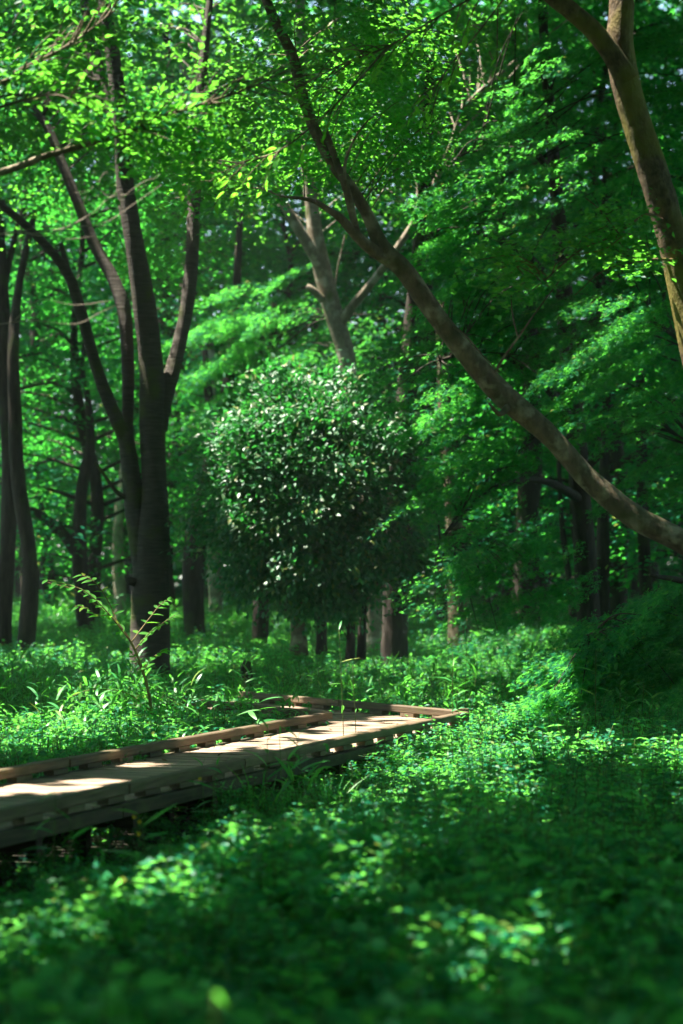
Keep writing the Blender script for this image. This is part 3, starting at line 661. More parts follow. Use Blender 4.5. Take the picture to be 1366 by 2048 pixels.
o, cs = crown(mr_, [(1010, 240, DR, 110, 70, .9, 60), (930, 340, DR - .3, 90, 60, .8, 46), (1080, 350, DR, 130, 80, 1.0, 66), (880, 440, DR - .2, 70, 60, .7, 34), (1000, 470, DR, 140, 80, 1.0, 66), (1120, 560, DR + .3, 150, 100, 1.2, 80), (930, 570, DR + .3, 100, 70, 1.0, 44),
                    (1250, 320, DR + 1, 130, 120, 1.2, 60), (1300, 560, DR, 120, 120, 1.2, 60), (1190, 720, DR - .6, 110, 60, .8, 46), (1100, 700, DR + .4, 120, 60, 1.0, 40), (1300, 760, DR - .3, 110, 80, 1.0, 50), (1200, 840, DR, 120, 60, .9, 36),
                    (850, 700, DR + .5, 90, 70, .8, 34), (960, 650, DR + .8, 80, 60, .8, 26), (830, 800, DR + .4, 80, 60, .7, 26), (930, 850, DR + .3, 80, 70, .8, 30), (880, 950, DR, 75, 60, .7, 30), (960, 960, DR + .3, 90, 70, .8, 34), (1320, 930, DR, 90, 70, .8, 30),
                    (1000, 1080, DR - .5, 110, 55, .8, 40), (900, 1150, DR - .3, 80, 50, .7, 26), (1060, 1170, DR - .6, 90, 55, .8, 30), (960, 1230, DR - .5, 80, 45, .7, 22),
                    (1130, 150, DR + .5, 130, 90, 1.0, 44), (1330, 120, DR + 1.5, 90, 100, 1.0, 28), (1060, 40, DR + .5, 120, 70, 1.0, 34)],
              (0, 0, 0), 'maple_small', M['maple'], 0.62, 0.42, 105, 0.066, axj=0.08, tier=(4, .42), thick=.03, droop=.12, jit=.4)
nearest_twigs(mr_, [RT] + RB, cs, DK, 160, 0.014)

# low dark maple at the right, hanging over its own shade
DB = 24.0
mb = empty('maple_bush', base_of(1420, 1400, DB + 1.2), 'low dark maple arching over black shade at the right edge', 'tree')
BT = [(1430, 1420, DB + 1.2, 46), (1400, 1340, DB + 1.1, 40), (1350, 1260, DB + .8, 30), (1270, 1230, DB + .4, 18), (1180, 1270, DB, 8)]
limb('trunk', DK, mb, BT, 10); limb('stem', DK, mb, [(1400, 1340, DB + 1.1, 28), (1420, 1240, DB + .8, 24), (1380, 1170, DB + .4, 16), (1300, 1150, DB, 7)], 8)
o, cs = crown(mb, [(1260, 1250, DB, 130, 50, .7, 80), (1180, 1320, DB - .2, 90, 50, .6, 60), (1340, 1220, DB, 90, 60, .8, 70), (1240, 1300, DB - .3, 110, 50, .6, 60), (1350, 1300, DB - .3, 80, 50, .6, 50), (1110, 1370, DB - .2, 80, 30, .5, 48), (1300, 1320, DB + .3, 110, 40, .6, 34)],
              (0, 0, 0), 'maple_small', M['maple'], 0.55, 0.38, 105, 0.056, axj=0.1, tier=(3, .5), thick=.03, droop=.12, jit=.4, filt=False)
nearest_twigs(mb, [BT], cs, DK, 40, 0.012)

# glossy shrub
DS = 33.0
sh = empty('glossy_shrub', base_of(690, 1300, DS + .5), 'large rounded shrub with glossy leaves glinting white in the middle', 'shrub')
ST = [[(700, 1320, DS + .4, 22), (702, 1240, DS + .4, 18), (690, 1120, DS + .4, 16), (660, 980, DS + .3, 10), (620, 860, DS, 5)],
      [(722, 1320, DS + .5, 20), (726, 1230, DS + .5, 16), (740, 1100, DS + .4, 12), (780, 960, DS + .3, 6)],
      [(690, 1190, DS + .4, 12), (640, 1100, DS + .2, 9), (560, 1000, DS, 5)]]
for q in ST: limb('stem', DK, sh, q, 8)
lobes = [(600, 800, DS, 70, 45, .5, 20), (520, 870, DS - .2, 75, 50, .5, 24), (660, 850, DS - .3, 80, 50, .5, 26), (590, 930, DS - .5, 85, 55, .5, 28), (470, 960, DS, 60, 50, .5, 18), (720, 930, DS - .4, 75, 55, .5, 24), (800, 870, DS - .2, 70, 28, .4, 14), (870, 865, DS - .3, 40, 18, .3, 7), (640, 1020, DS - .5, 90, 55, .5, 28), (520, 1050, DS - .2, 80, 50, .5, 22), (760, 1030, DS - .3, 80, 50, .5, 22), (830, 990, DS, 50, 40, .4, 10), (420, 1040, DS + .6, 50, 55, .5, 14),
         (580, 1130, DS - .3, 90, 50, .6, 24), (700, 1120, DS - .4, 80, 50, .5, 22), (800, 1110, DS - .2, 70, 45, .5, 18), (860, 1125, DS - .3, 45, 28, .4, 9), (640, 1195, DS, 100, 35, .6, 20), (500, 1150, DS, 60, 40, .5, 12), (700, 775, DS + .1, 30, 40, .3, 6), (560, 765, DS, 25, 30, .3, 4), (445, 900, DS, 30, 28, .3, 4)]
cs = np.vstack([blob_points(b[:6], b[6]) for b in lobes])
ctr = P(640, 1000, DS)
hub = cs                                                        # leaves gather in flat clumps with dark gaps between
cs = np.vstack([h + rng.normal(0, 1, (7, 3)) * np.array([.19, .18, .07]) for h in hub])
vo = nrm(cs - ctr); k = len(cs)
n_ = 15
Cc = cs[:, None] + rng.normal(0, 0.11, (k, n_, 3))
Tt = vo[:, None] * 0.8 + rng.normal(0, .55, (k, n_, 3)) + np.array([0, 0, -.25])
Nn = vo[:, None] * 0.5 + np.array([0, -.15, 0.75]) + rng.normal(0, .45, (k, n_, 3))
Cc, Tt, Nn = Cc.reshape(-1, 3), Tt.reshape(-1, 3), Nn.reshape(-1, 3)
o = link('crown', leaves_mesh('crown', 'broad', Cc, Tt, Nn, 0.095 * rng.uniform(.6, 1.25, len(Cc))), M['camellia'], sh); o['kind'] = 'stuff'
nearest_twigs(sh, ST, cs, DK, 90, 0.010)

# leafy crown parts of the trees in view at the top
o, cs1 = crown(t1, [(90, 60, 35.5, 230, 110, 1.6, 50), (320, 60, 36, 200, 110, 1.6, 50), (60, 330, 37, 190, 130, 1.6, 46), (250, 230, 37, 220, 150, 1.8, 56), (430, 200, 35, 150, 150, 1.6, 44), (460, 330, 35, 120, 90, 1.2, 26), (100, 220, 36, 220, 90, 1.4, 36), (330, 480, 38, 120, 90, 1.2, 18), (230, 20, 35.5, 320, 70, 1.5, 44)],
               out_from(280, 200, D1, 0.15), 'broad', M['broad'], 1.2, 0.85, 100, 0.092, axj=.7)
nearest_twigs(t1, [A, A2, B1, B2, A3], cs1, M['cherry'], 60)
o, cs3 = crown(t3, [(600, 40, 41.2, 200, 110, 1.8, 56), (500, 120, 41.2, 160, 130, 1.6, 44), (880, 60, 41.2, 200, 120, 1.6, 60), (960, 150, 41.2, 130, 90, 1.2, 26), (1010, 80, 41.2, 140, 90, 1.2, 32), (800, 250, 41.2, 160, 130, 1.4, 46), (560, 380, 41.2, 110, 90, 1.0, 20), (760, 380, 41.2, 110, 100, 1.0, 22), (700, 120, 41.2, 220, 120, 1.6, 50)],
               out_from(700, 250, D3, 0.12), 'broad', M['broad'], 1.1, 0.75, 88, 0.080, axj=.7)
nearest_twigs(t3, [C3, C3r, C3l], cs3, M['pale'], 40, 0.010)
# small scattered tufts along the pale branches
o, cs4 = crown(t4, [(640, 130, D4 + .7, 190, 110, 1.4, 44), (540, 230, D4 + .7, 160, 110, 1.3, 36), (720, 240, D4 + .7, 190, 100, 1.3, 44), (810, 140, D4 + .7, 160, 120, 1.3, 40), (600, 330, D4 + .7, 150, 60, 1.0, 24), (470, 330, D4 + .7, 110, 70, 1.0, 18), (760, 330, D4 + .7, 120, 60, 1.0, 20), (700, 50, D4 + .7, 220, 80, 1.3, 40)],
               out_from(700, 200, D4 + 1, 0.15), 'broad', M['broad'], 0.9, 0.65, 64, 0.074, axj=.7)
nearest_twigs(t4, [L4, L4b, L4c], cs4, M['bark'], 26, 0.007)
o, cs5 = crown(t5, [(1160, 480, D5 - .7, 90, 45, .3, 16), (1240, 440, D5 - .7, 60, 45, .3, 12), (1060, 560, D5 - .8, 60, 40, .3, 10), (1010, 500, D5 - .6, 70, 40, .3, 10), (1290, 510, D5 - .4, 60, 30, .3, 8)],
               (-0.9, -0.2, 0.05), 'broad', M['broad'], 0.42, 0.30, 34, 0.060)
nearest_twigs(t5, [[(1325, 440, D5 - .1, 8), (1290, 430, D5 - .4, 6), (1230, 470, D5 - .6, 5), (1160, 500, D5 - .7, 4), (1090, 560, D5 - .8, 3)]], cs5, M['mossbark'], 12, 0.006)

# ------------------------------------------------------------------ near branches from trees outside the frame (each large leaf its own part)
def big_leaf_mesh(name, w_, curl):
    xs_ = [0, .12, .3, .5, .7, .88, 1.0]; ws = [0, .55, .95, 1.0, .72, .32, 0]
    V, Fc = [], []
    for x, q in zip(xs_, ws):
        z = -curl * x * x
        V += [(x, q * w_ / 2, z + 0.10 * q * w_), (x, 0, z), (x, -q * w_ / 2, z + 0.10 * q * w_)]
    for k in range(len(xs_) - 1):
        a = 3 * k
        Fc += [(a, a + 1, a + 4, a + 3), (a + 1, a + 2, a + 5, a + 4)]
    me = bpy.data.meshes.new(name); me.from_pydata(V, [], Fc); me.polygons.foreach_set('use_smooth', [True] * len(Fc)); me.update()
    return me
BIG = [big_leaf_mesh('leaf', a, c) for a, c in ((.44, .10), (.50, .22), (.38, .05), (.46, .32))]
for me in BIG: me.materials.append(M['broad'])
BAM = [big_leaf_mesh('leaf', a, c) for a, c in ((.13, .25), (.11, .10), (.15, .45))]
for me in BAM: me.materials.append(M['grass'])
PIN = [big_leaf_mesh('leaf', a, c) for a, c in ((.36, .10), (.40, .2))]
for me in PIN: me.materials.append(M['young'])

def leaf_obj(parent, me, pos, t, n, size):
    t = Vector(t).normalized(); n = Vector(n); n = (n - t * n.dot(t)).normalized(); b_ = n.cross(t)
    o = link('leaf', me, None, parent, pos)
    o.rotation_euler = Matrix((t, b_, n)).transposed().to_euler()
    o.scale = (size, size, size)
    return o

def leafy_branch(parent, mat, pts, meshes, n_sub, per, size, seed, spread=0.30, updown=0.12, sub_from=0.2, face=(0, -0.1, 1)):
    """a woody branch with side twigs, its leaves hung in loose whorls"""
    r = random.Random(seed)
    br = limb('branch', mat, parent, pts, 9, 0.04)
    path = np.array([P(a, b, c) for a, b, c, _ in spline(pts, 12)])
    n = len(path); tb = []; cnt = 0
    for k in range(n_sub):
        f = sub_from + (1 - sub_from) * (k + r.random()) / n_sub
        a = path[min(int(f * (n - 1)), n - 1)]
        tan = nrm(path[min(int(f * (n - 1)) + 1, n - 1)] - path[max(int(f * (n - 1)) - 1, 0)])
        side = np.array([r.uniform(-.3, .3), r.choice((-1, 1)) * r.uniform(.3, 1), r.uniform(-.8, .9)])
        dr = nrm(tan * r.uniform(.4, 1.0) + side * 0.8)
        ln = spread * r.uniform(.5, 1.3)
        e = a + dr * ln + np.array([0, 0, -updown * ln * r.random()])
        pth = spline(np.array([a, (a + e) / 2 + np.array([0, 0, .03]), e]), 4)
        tb.append(tube_arrays(pth, np.linspace(0.006, 0.002, len(pth)), 5, 0, 1))
        for q in range(per):
            fr = (q + 1) / per
            p0 = a + (e - a) * (0.35 + 0.65 * fr)
            t_ = dr * r.uniform(.3, 1) + np.array([r.gauss(0, .6), r.gauss(0, .6), r.gauss(-.12, .165)])
            leaf_obj(parent, r.choice(meshes), p0, t_, (r.gauss(face[0], .3), r.gauss(face[1], .35), face[2]), size * r.uniform(.6, 1.2)); cnt += 1
    if tb:
        o = link('twig_work', tubes_mesh('twig_work', tb), mat, parent); o['kind'] = 'stuff'
    return br

nl = empty('overhanging_tree', (-4.6, 14.5, float(gz(-4.6, 14.5))), 'tree reaching in from the left edge with sunlit yellow-green leaves', 'tree')
path = np.array([[-4.6, 14.5, -0.2], [-4.5, 14.5, 2], [-4.4, 14.6, 4.5], [-4.2, 14.6, 7], [-3.9, 14.4, 10], [-3.6, 14.2, 13]])
link('trunk', tubes_mesh('trunk', [tube_arrays(spline(path, 6), np.interp(np.linspace(0, 1, 31), [0, .1, 1], [.24, .18, .07]), 14, .05, 3)]), M['cherry'], nl)
leafy_branch(nl, M['bark'], [(-760, 520, 14.6, 34), (-300, 430, 14.8, 24), (0, 345, 15, 15), (90, 312, 15, 13), (170, 290, 15, 12), (240, 268, 15, 10), (310, 243, 15, 8), (380, 215, 15.1, 7), (460, 190, 15.2, 5), (540, 160, 15.3, 3)], BIG, 34, 5, 0.082, 1, 0.44, sub_from=0.52)
leafy_branch(nl, M['bark'], [(-760, 330, 14.6, 24), (-300, 230, 14.8, 14), (-20, 172, 15.2, 9), (40, 140, 15.2, 8), (110, 105, 15.2, 7), (160, 75, 15.3, 5), (230, 20, 15.4, 3)], BIG, 20, 5, 0.080, 2, 0.46, sub_from=0.45)
leafy_branch(nl, M['bark'], [(-300, 235, 14.8, 10), (-60, 225, 14.6, 7), (30, 205, 14.5, 5), (100, 190, 14.5, 3), (160, 200, 14.5, 2)], BIG, 8, 5, 0.080, 3, 0.34, sub_from=0.5)
o, csn = crown(nl, [(250, 250, 15.2, 150, 60, .5, 40), (400, 260, 15.4, 110, 70, .5, 34), (90, 150, 15.3, 120, 60, .5, 26), (60, 60, 15.5, 110, 60, .5, 22), (330, 330, 15.2, 110, 30, .4, 14), (180, 60, 16, 160, 60, .6, 26)],
               (0.7, -.1, .15), 'broad', M['broad'], 0.40, 0.28, 26, 0.060, axj=.6)
# leafless twigs below the leafy branch
def bare(pts): limb('bare_branch', M['twig'], nl, [(a, b, c, d * .62) for a, b, c, d in pts], 6, 0.05, 6)
bare([(-760, 560, 14, 22), (-300, 540, 14, 12), (0, 468, 14, 6), (90, 470, 14, 5), (180, 430, 14, 4.5), (220, 395, 14, 4), (270, 385, 14, 3), (320, 348, 14, 1.6)])
for q in ([(60, 468, 14, 4), (140, 455, 14, 3.5), (210, 445, 14, 3), (265, 410, 14, 2.4), (322, 370, 14, 1.2)],
          [(100, 470, 14, 3), (125, 462, 14, 2.5), (126, 430, 14, 2), (117, 418, 14, 1.2)],
          [(140, 448, 14, 3), (144, 425, 14, 2), (138, 412, 14, 1.4)],
          [(218, 396, 14, 3), (200, 378, 14, 2.5), (192, 352, 14, 2), (188, 342, 14, 1.2)],
          [(195, 372, 14, 2), (205, 350, 14, 1.6), (215, 344, 14, 1.2)],
          [(225, 392, 14, 2), (236, 378, 14, 1.6), (232, 362, 14, 1)],
          [(172, 432, 14, 2.5), (168, 400, 14, 2), (186, 372, 14, 1.2)],
          [(190, 450, 14, 2.4), (198, 430, 14, 2), (194, 420, 14, 1.2)],
          [(200, 448, 14, 2.2), (206, 462, 14, 1.8), (209, 480, 14, 1.2)],
          [(95, 472, 14, 2.4), (140, 478, 14, 1.8), (190, 472, 14, 1.2)],
          [(238, 440, 14, 2), (242, 424, 14, 1.6), (238, 412, 14, 1)],
          [(20, 468, 14, 3), (60, 458, 14, 2.4), (100, 452, 14, 1.4)],
          [(255, 386, 14, 2.2), (290, 362, 14, 1.8), (316, 356, 14, 1)],
          [(150, 385, 14, 2), (168, 384, 14, 1.6), (180, 380, 14, 1)]):
    limb('bare_twig', M['twig'], nl, [(a, b, c, d * .62) for a, b, c, d in q], 5, 0.05, 5)
bare([(-760, 700, 14, 16), (-300, 680, 14, 10), (0, 648, 14, 4), (60, 640, 14, 3.5), (150, 648, 14, 3), (200, 625, 14, 2.4), (270, 592, 14, 1.2)])
limb('bare_twig', M['twig'], nl, [(30, 640, 14, 2.5), (80, 600, 14, 2), (150, 610, 14, 1.6), (230, 600, 14, 1.2)], 5, 0.05, 5)

nr = empty('overhanging_tree', (3.9, 16.2, float(gz(3.9, 16.2))), 'tree hanging small leafy sprays into the top centre', 'tree')
path = np.array([[3.9, 16.2, -0.2], [3.8, 16.2, 2], [3.7, 16.3, 5], [3.5, 16.3, 8], [3.2, 16.2, 11], [3.0, 16, 13.5]])
link('trunk', tubes_mesh('trunk', [tube_arrays(spline(path, 6), np.interp(np.linspace(0, 1, 31), [0, .1, 1], [.22, .16, .06]), 14, .05, 4)]), M['bark'], nr)
leafy_branch(nr, M['bark'], [(1700, -250, 16.3, 14), (1300, -150, 16.5, 8), (1050, -60, 16.8, 5), (900, 20, 17, 4), (780, 90, 17.2, 3.4), (680, 130, 17.4, 3), (590, 180, 17.5, 1.6)], PIN, 26, 5, 0.095, 7, 0.42, sub_from=0.4)
leafy_branch(nr, M['bark'], [(1050, -60, 16.8, 4), (960, 60, 17.2, 3.2), (900, 130, 17.4, 2.6), (860, 190, 17.6, 1.6)], PIN, 12, 5, 0.09, 8, 0.40, sub_from=0.2)
leafy_branch(nr, M['bark'], [(780, 90, 17.2, 5), (660, 220, 17, 4), (560, 300, 17, 3), (470, 330, 17, 2), (370, 400, 17, 1.5)], PIN, 22, 5, 0.085, 9, 0.36, sub_from=0.15)

# ------------------------------------------------------------------ unseen high crowns added to shade the scene, gaps shaped for lit patches (all above or beside the frame)
canopy_trees = [('tree', (-6.0, 3.0), None), ('tree', (4.6, 1.5), None), ('tree', (7.2, 12.0), None), ('tree', (-9.5, 24.0), None), ('tree', (9.5, 26.0), None), ('tree', (-12.0, 40.0), None), ('tree', (12.5, 44.0), None), ('tree', (-3.5, -7.0), None), ('tree', (6.5, -9.0), None)]
words = ['tall tree beside the viewpoint on the left, shading the foreground', 'tall tree beside the viewpoint on the right, shading the foreground', 'tall tree right of the near undergrowth, out of frame', 'tall tree left of the forked tree, out of frame', 'tall tree right of the large maple, out of frame', 'far tall tree on the left, out of frame', 'far tall tree on the right, out of frame', 'tall tree behind the viewpoint on the left', 'tall tree behind the viewpoint on the right']
roots = [(np.array([-2.68, 34.0]), t1), (np.array([-0.2, 40.0]), t3), (np.array([2.2, 25.0]), t4), (np.array([2.3, 18.0]), t5), (np.array([-4.2, 14.5]), nl), (np.array([3.6, 16.2]), nr)]
for (nm, (x, y), _), lab in zip(canopy_trees, words):
    z0 = float(gz(x, y))
    t = empty(nm, (x, y, z0), lab, 'tree')
    top = 12 + 0.16 * max(y, 0)
    lean = rng.normal(0, .4, 2)
    path = np.array([[x, y, z0 - .2], [x, y, 1.5], [x + lean[0] * .4, y + lean[1] * .4, top * .4], [x + lean[0], y + lean[1], top * .75], [x + lean[0] * 1.4, y + lean[1], top + 1]])
    link('trunk', tubes_mesh('trunk', [tube_arrays(spline(path, 7), np.interp(np.linspace(0, 1, 29), [0, .12, 1], [.34, .24, .08]), 14, .05, 9)]), M['darkbark'], t)
    roots.append((np.array([x, y]), t))
ns = 12500
yy = np.concatenate([rng.uniform(-18, 76, 8800), rng.uniform(34, 90, ns - 8800)]); hw = 8.5 + 0.17 * np.clip(yy, 0, None)
xx = rng.uniform(-1, 1, ns) * hw
yy[:1700] = rng.uniform(3, 32, 1700); xx[:1700] = rng.uniform(-9, 4.5, 1700)
zz = np.maximum(9.0, CAMZ + yy * 0.246 + 1.0) + rng.random(ns) ** 1.3 * 4.0
cen = np.stack([xx, yy, zz], 1)
C, T, N, S = sprays(cen, np.stack([rng.normal(0, 1, ns), rng.normal(0, 1, ns), np.full(ns, -.15)], 1), 1.6, 1.2, 46, 0.38)
k = open_to_sun(C + nrm(T) * S[:, None] * .5, 0.15); C, T, N, S = C[k], T[k], N[k], S[k]
rp = np.array([a for a, _ in roots]); own = np.argmin(((C[:, None, :2] - rp[None]) ** 2).sum(-1), 1)
for q, (_, t) in enumerate(roots):
    k = own == q
    if k.sum() < 50: continue
    o = link('upper_crown', leaves_mesh('upper_crown', 'diamond', C[k], T[k], N[k], S[k]), M['canopy'], t); o['kind'] = 'stuff'

# ------------------------------------------------------------------ wood behind: trees built once per kind, then copied one by one
def far_tree(label, seed, height, tiers, spread, size):
    r = np.random.default_rng(seed)
    t = empty('maple_tree', (0, 0, 0), label, 'tree', 'trees of the wood behind')
    path = [[0, 0, -.3]]
    for q in range(1, 7): path.append([path[-1][0] + r.normal(0, .25), path[-1][1] + r.normal(0, .2), height * q / 6])
    path = spline(np.array(path), 5)
    tb = [tube_arrays(path, np.interp(np.linspace(0, 1, len(path)), [0, .08, 1], [.26, .18, .04]), 9, .06, seed)]
    link('trunk', tubes_mesh('trunk', tb), M['darkbark'], t)
    cs, ax, br = [], [], []
    for q in range(tiers):
        f = 0.14 + 0.86 * (q + r.random()) / tiers
        a = path[min(int(f * (len(path) - 1)), len(path) - 1)]
        an = r.uniform(0, 6.28); out = np.array([math.cos(an), math.sin(an), 0.0])
        rad = spread * (1.05 - 0.75 * f) * r.uniform(.35, 1.0)
        e = a + out * rad + np.array([0, 0, .25 * rad])
        br.append((a, e))
        for _ in range(3):
            cs.append(e + np.array([r.normal(0, .55), r.normal(0, .55), r.normal(0, .10)])); ax.append(out + np.array([0, 0, -.25]))
    C, T, N, S = sprays(np.array(cs), np.array(ax), 1.7, 1.25, 95, size, thick=0.06, jit=.3)
    o = link('crown', leaves_mesh('crown', 'diamond', C, T, N, S), M['far'], t); o['kind'] = 'stuff'
    bt = []
    for a, e in br:
        pth = spline(np.array([a, (a + e) / 2 + np.array([0, 0, .1]), e]), 3)
        bt.append(tube_arrays(pth, np.linspace(.05, .012, len(pth)), 5, 0, 1))
    o = link('branch_work', tubes_mesh('branch_work', bt), M['darkbark'], t); o['kind'] = 'stuff'
    return t
def copy_tree(root):
    r_ = root.copy(); COL.objects.link(r_)
    for ch in root.children:
        c = ch.copy(); COL.objects.link(c); c.parent = r_
    return r_
lab = 'blurred maple standing in the wood behind the nearer trees'
protos = [far_tree(lab, 31, 13, 56, 3.4, 0.115), far_tree(lab, 32, 15, 62, 3.6, 0.12), far_tree(lab, 33, 10, 46, 3.2, 0.11)]
spots = [(-6.6, 52, 1), (-3.9, 55, 0), (-1.3, 53, 2), (0.9, 56, 1), (3.2, 51, 0), (5.6, 50, 1), (7.8, 54, 2), (-8.6, 58, 0), (-5.2, 62, 1), (-2.4, 64, 0), (0.0, 66, 1), (2.6, 62, 2), (5.0, 64, 0), (8.4, 64, 1),
         (-9.5, 72, 1), (-6, 76, 0), (-2.8, 78, 1), (0.6, 77, 0), (4.2, 79, 1), (7.6, 76, 0), (11, 74, 1), (-5.0, 47.5, 2), (4.8, 43, 2), (7.0, 40, 0), (-7.8, 45, 1), (-13, 80, 0), (14, 82, 1), (2.0, 48, 2), (5.9, 36.5, 2)] + [(x, y, k) for y, row in ((59, (-7, -4.4, -0.6, 1.8, 4.2, 6.8, 9.6)), (69, (-9, -6.2, -3.6, -1, 1.7, 4.4, 7.2, 10)), (82, (-10, -6.6, -3.4, 0, 3.4, 6.8, 10))) for k, x in zip((1, 0, 1, 2, 0, 1, 0, 1), row)]
for q, (x, y, kk) in enumerate(spots):
    o = protos[kk] if kk >= 0 and not protos[kk].get('used') else copy_tree(protos[kk])
    protos[kk]['used'] = 1
    o.location = (x, y, float(gz(x, y))); s_ = rng.uniform(.9, 1.15)
    o.rotation_euler = (0, 0, rng.uniform(0, 6.28)); o.scale = (s_, s_, s_ * rng.uniform(.95, 1.1))
ring = [(-11, 30, 1), (-13, 18, 0), (-11, 8, 1), (-12, -4, 0), (12, 33, 1), (13, 20, 0), (11.5, 9, 1), (12, -3, 0), (-7, -14, 1), (0, -17, 0), (8, -15, 1), (-16, 12, 1), (17, 14, 1), (-17, 34, 0), (18, 40, 0), (-15, 52, 1), (16, 56, 1)]  # unseen trees, added to block sky light from the sides and behind
for x, y, kk in ring:
    o = copy_tree(protos[kk]); o['label'] = 'maple of the surrounding wood outside the view'; o['group'] = 'trees around the view'
    o.location = (x, y, float(gz(x, y))); s_ = rng.uniform(.9, 1.15); o.scale = (s_, s_, s_); o.rotation_euler = (0, 0, rng.uniform(0, 6.28))
for p_ in protos: del p_['used']
# the mass of foliage that closes the view behind and the unseen walls added around the place
ns = 3600
xx, yy, zz = rng.uniform(-24, 24, ns), rng.uniform(84, 106, ns), np.concatenate([rng.uniform(0, 30, ns - 900), rng.uniform(0, 6, 450), rng.uniform(19, 31, 450)])
C, T, N, S = sprays(np.stack([xx, yy, zz], 1), np.stack([rng.normal(0, 1, ns), rng.normal(-.5, 1, ns), np.full(ns, -.3)], 1), 4.0, 3.0, 46, 0.50, thick=.2)
setp(link('forest_foliage', leaves_mesh('forest_foliage', 'diamond', C, T, N, S), M['far']), 'far mass of dark green foliage closing the view', 'foliage', kind='stuff')
ns = 2400  # foliage walls out of view, added to keep low sky light out
side = rng.choice([-1.0, 1.0], ns); along = rng.uniform(-34, 96, ns)
xx = side * (17 + 0.14 * np.clip(along, 0, None) + rng.uniform(0, 7, ns)); zz = 1.0 + rng.random(ns) * 23
bk = rng.random(ns) < 0.25
xx = np.where(bk, rng.uniform(-24, 24, ns), xx); yy = np.where(bk, rng.uniform(-36, -26, ns), along)
C, T, N, S = sprays(np.stack([xx, yy, zz], 1), np.stack([rng.normal(0, 1, ns), rng.normal(0, 1, ns), np.full(ns, -.5)], 1), 4.5, 3.5, 40, 0.85, thick=.3, jit=.7)
setp(link('forest_foliage', leaves_mesh('forest_foliage', 'diamond', C, T, N, S), M['far']), 'foliage of the wood going on at both sides', 'foliage', kind='stuff')

# ------------------------------------------------------------------ undergrowth
tplcol = bpy.data.collections.new('plant_templates')
def tpl_obj(name, parts):
    """parts: list of (V, F, material)"""
    me = bpy.data.meshes.new(name); VV, FF, MI, o = [], [], [], 0
    mats = []
    for V, Fc, mt in parts:
        if mt not in mats: mats.append(mt); me.materials.append(mt)
        VV += [tuple(v) for v in V]; FF += [tuple(int(q) + o for q in f) for f in Fc]; MI += [mats.index(mt)] * len(Fc); o += len(V)
    me.from_pydata(VV, [], FF); me.polygons.foreach_set('material_index', MI); me.update()
    ob = bpy.data.objects.new(name, me); tplcol.objects.link(ob)
    return ob
def leaf_batch(kind, C, T, N, S):
    tv, tf = TPL[kind]
    T = nrm(T); N = nrm(N - (N * T).sum(-1, keepdims=True) * T); B_ = np.cross(N, T)
    V = C[:, None] + S[:, None, None] * (tv[None, :, 0:1] * T[:, None] + tv[None, :, 1:2] * B_[:, None] + tv[None, :, 2:3] * N[:, None])
    return V.reshape(-1, 3), (tf[None] + (np.arange(len(C)) * len(tv))[:, None, None]).reshape(-1, 3)
def thin(path, r0, r1):
    V, q, c = tube_arrays(path, np.linspace(r0, r1, len(path)), 4, 0, 1)
    return V, np.vstack([q[:, [0, 1, 2]], q[:, [0, 2, 3]]])
def blade(base, dr, ln, wd, bend, n=5):
    d = nrm(np.array([dr[0], dr[1], 0.0])); side = np.array([-d[1], d[0], 0]); V, Fc = [], []
    p = np.array(base, float); el = dr[2]
    for k in range(n + 1):
        f = k / n; ww = wd * (math.sin(math.pi * min(1, .18 + .82 * f)) ** .8 if f < 1 else 0.02)
        V += [p + side * ww / 2, p - side * ww / 2]
        e = el - bend * f
        p = p + (d * math.cos(e) + np.array([0, 0, 1]) * math.sin(e)) * ln / n
    for k in range(n): Fc.append((2 * k, 2 * k + 1, 2 * k + 3, 2 * k + 2))
    return np.array(V), Fc
def herb(seed, h, stems, pairs, size, kind='broad', spread=.5):
    r = np.random.default_rng(seed); parts = []; C, T, N, S = [], [], [], []
    for s in range(stems):
        an = r.uniform(0, 6.28); tip = np.array([math.cos(an) * spread * h * r.uniform(.2, 1), math.sin(an) * spread * h * r.uniform(.2, 1), h * r.uniform(.7, 1.1)])
        b0 = np.array([math.cos(an) * .03, math.sin(an) * .03, 0])
        pth = spline(np.array([b0, b0 * .5 + tip * .5 + np.array([0, 0, .06 * h]), tip]), 3)
        parts.append((*thin(pth, .004, .002), M['stem']))
        for q in range(pairs):
            f = .35 + .65 * (q + 1) / pairs; c = b0 + (tip - b0) * f + np.array([0, 0, .1 * h * f * (1 - f)])
            a0 = r.uniform(0, 3.14)
            for sg in (0, math.pi):
                a = a0 + sg + r.normal(0, .25)
                C.append(c); T.append([math.cos(a), math.sin(a), r.normal(.12, .165)]); N.append([r.normal(0, .6), r.normal(0, .6), 1]); S.append(size * r.uniform(.6, 1.2) * (1.1 - .35 * f))
    parts.append((*leaf_batch(kind, np.array(C), np.array(T), np.array(N), np.array(S)), M['herb']))
    return parts
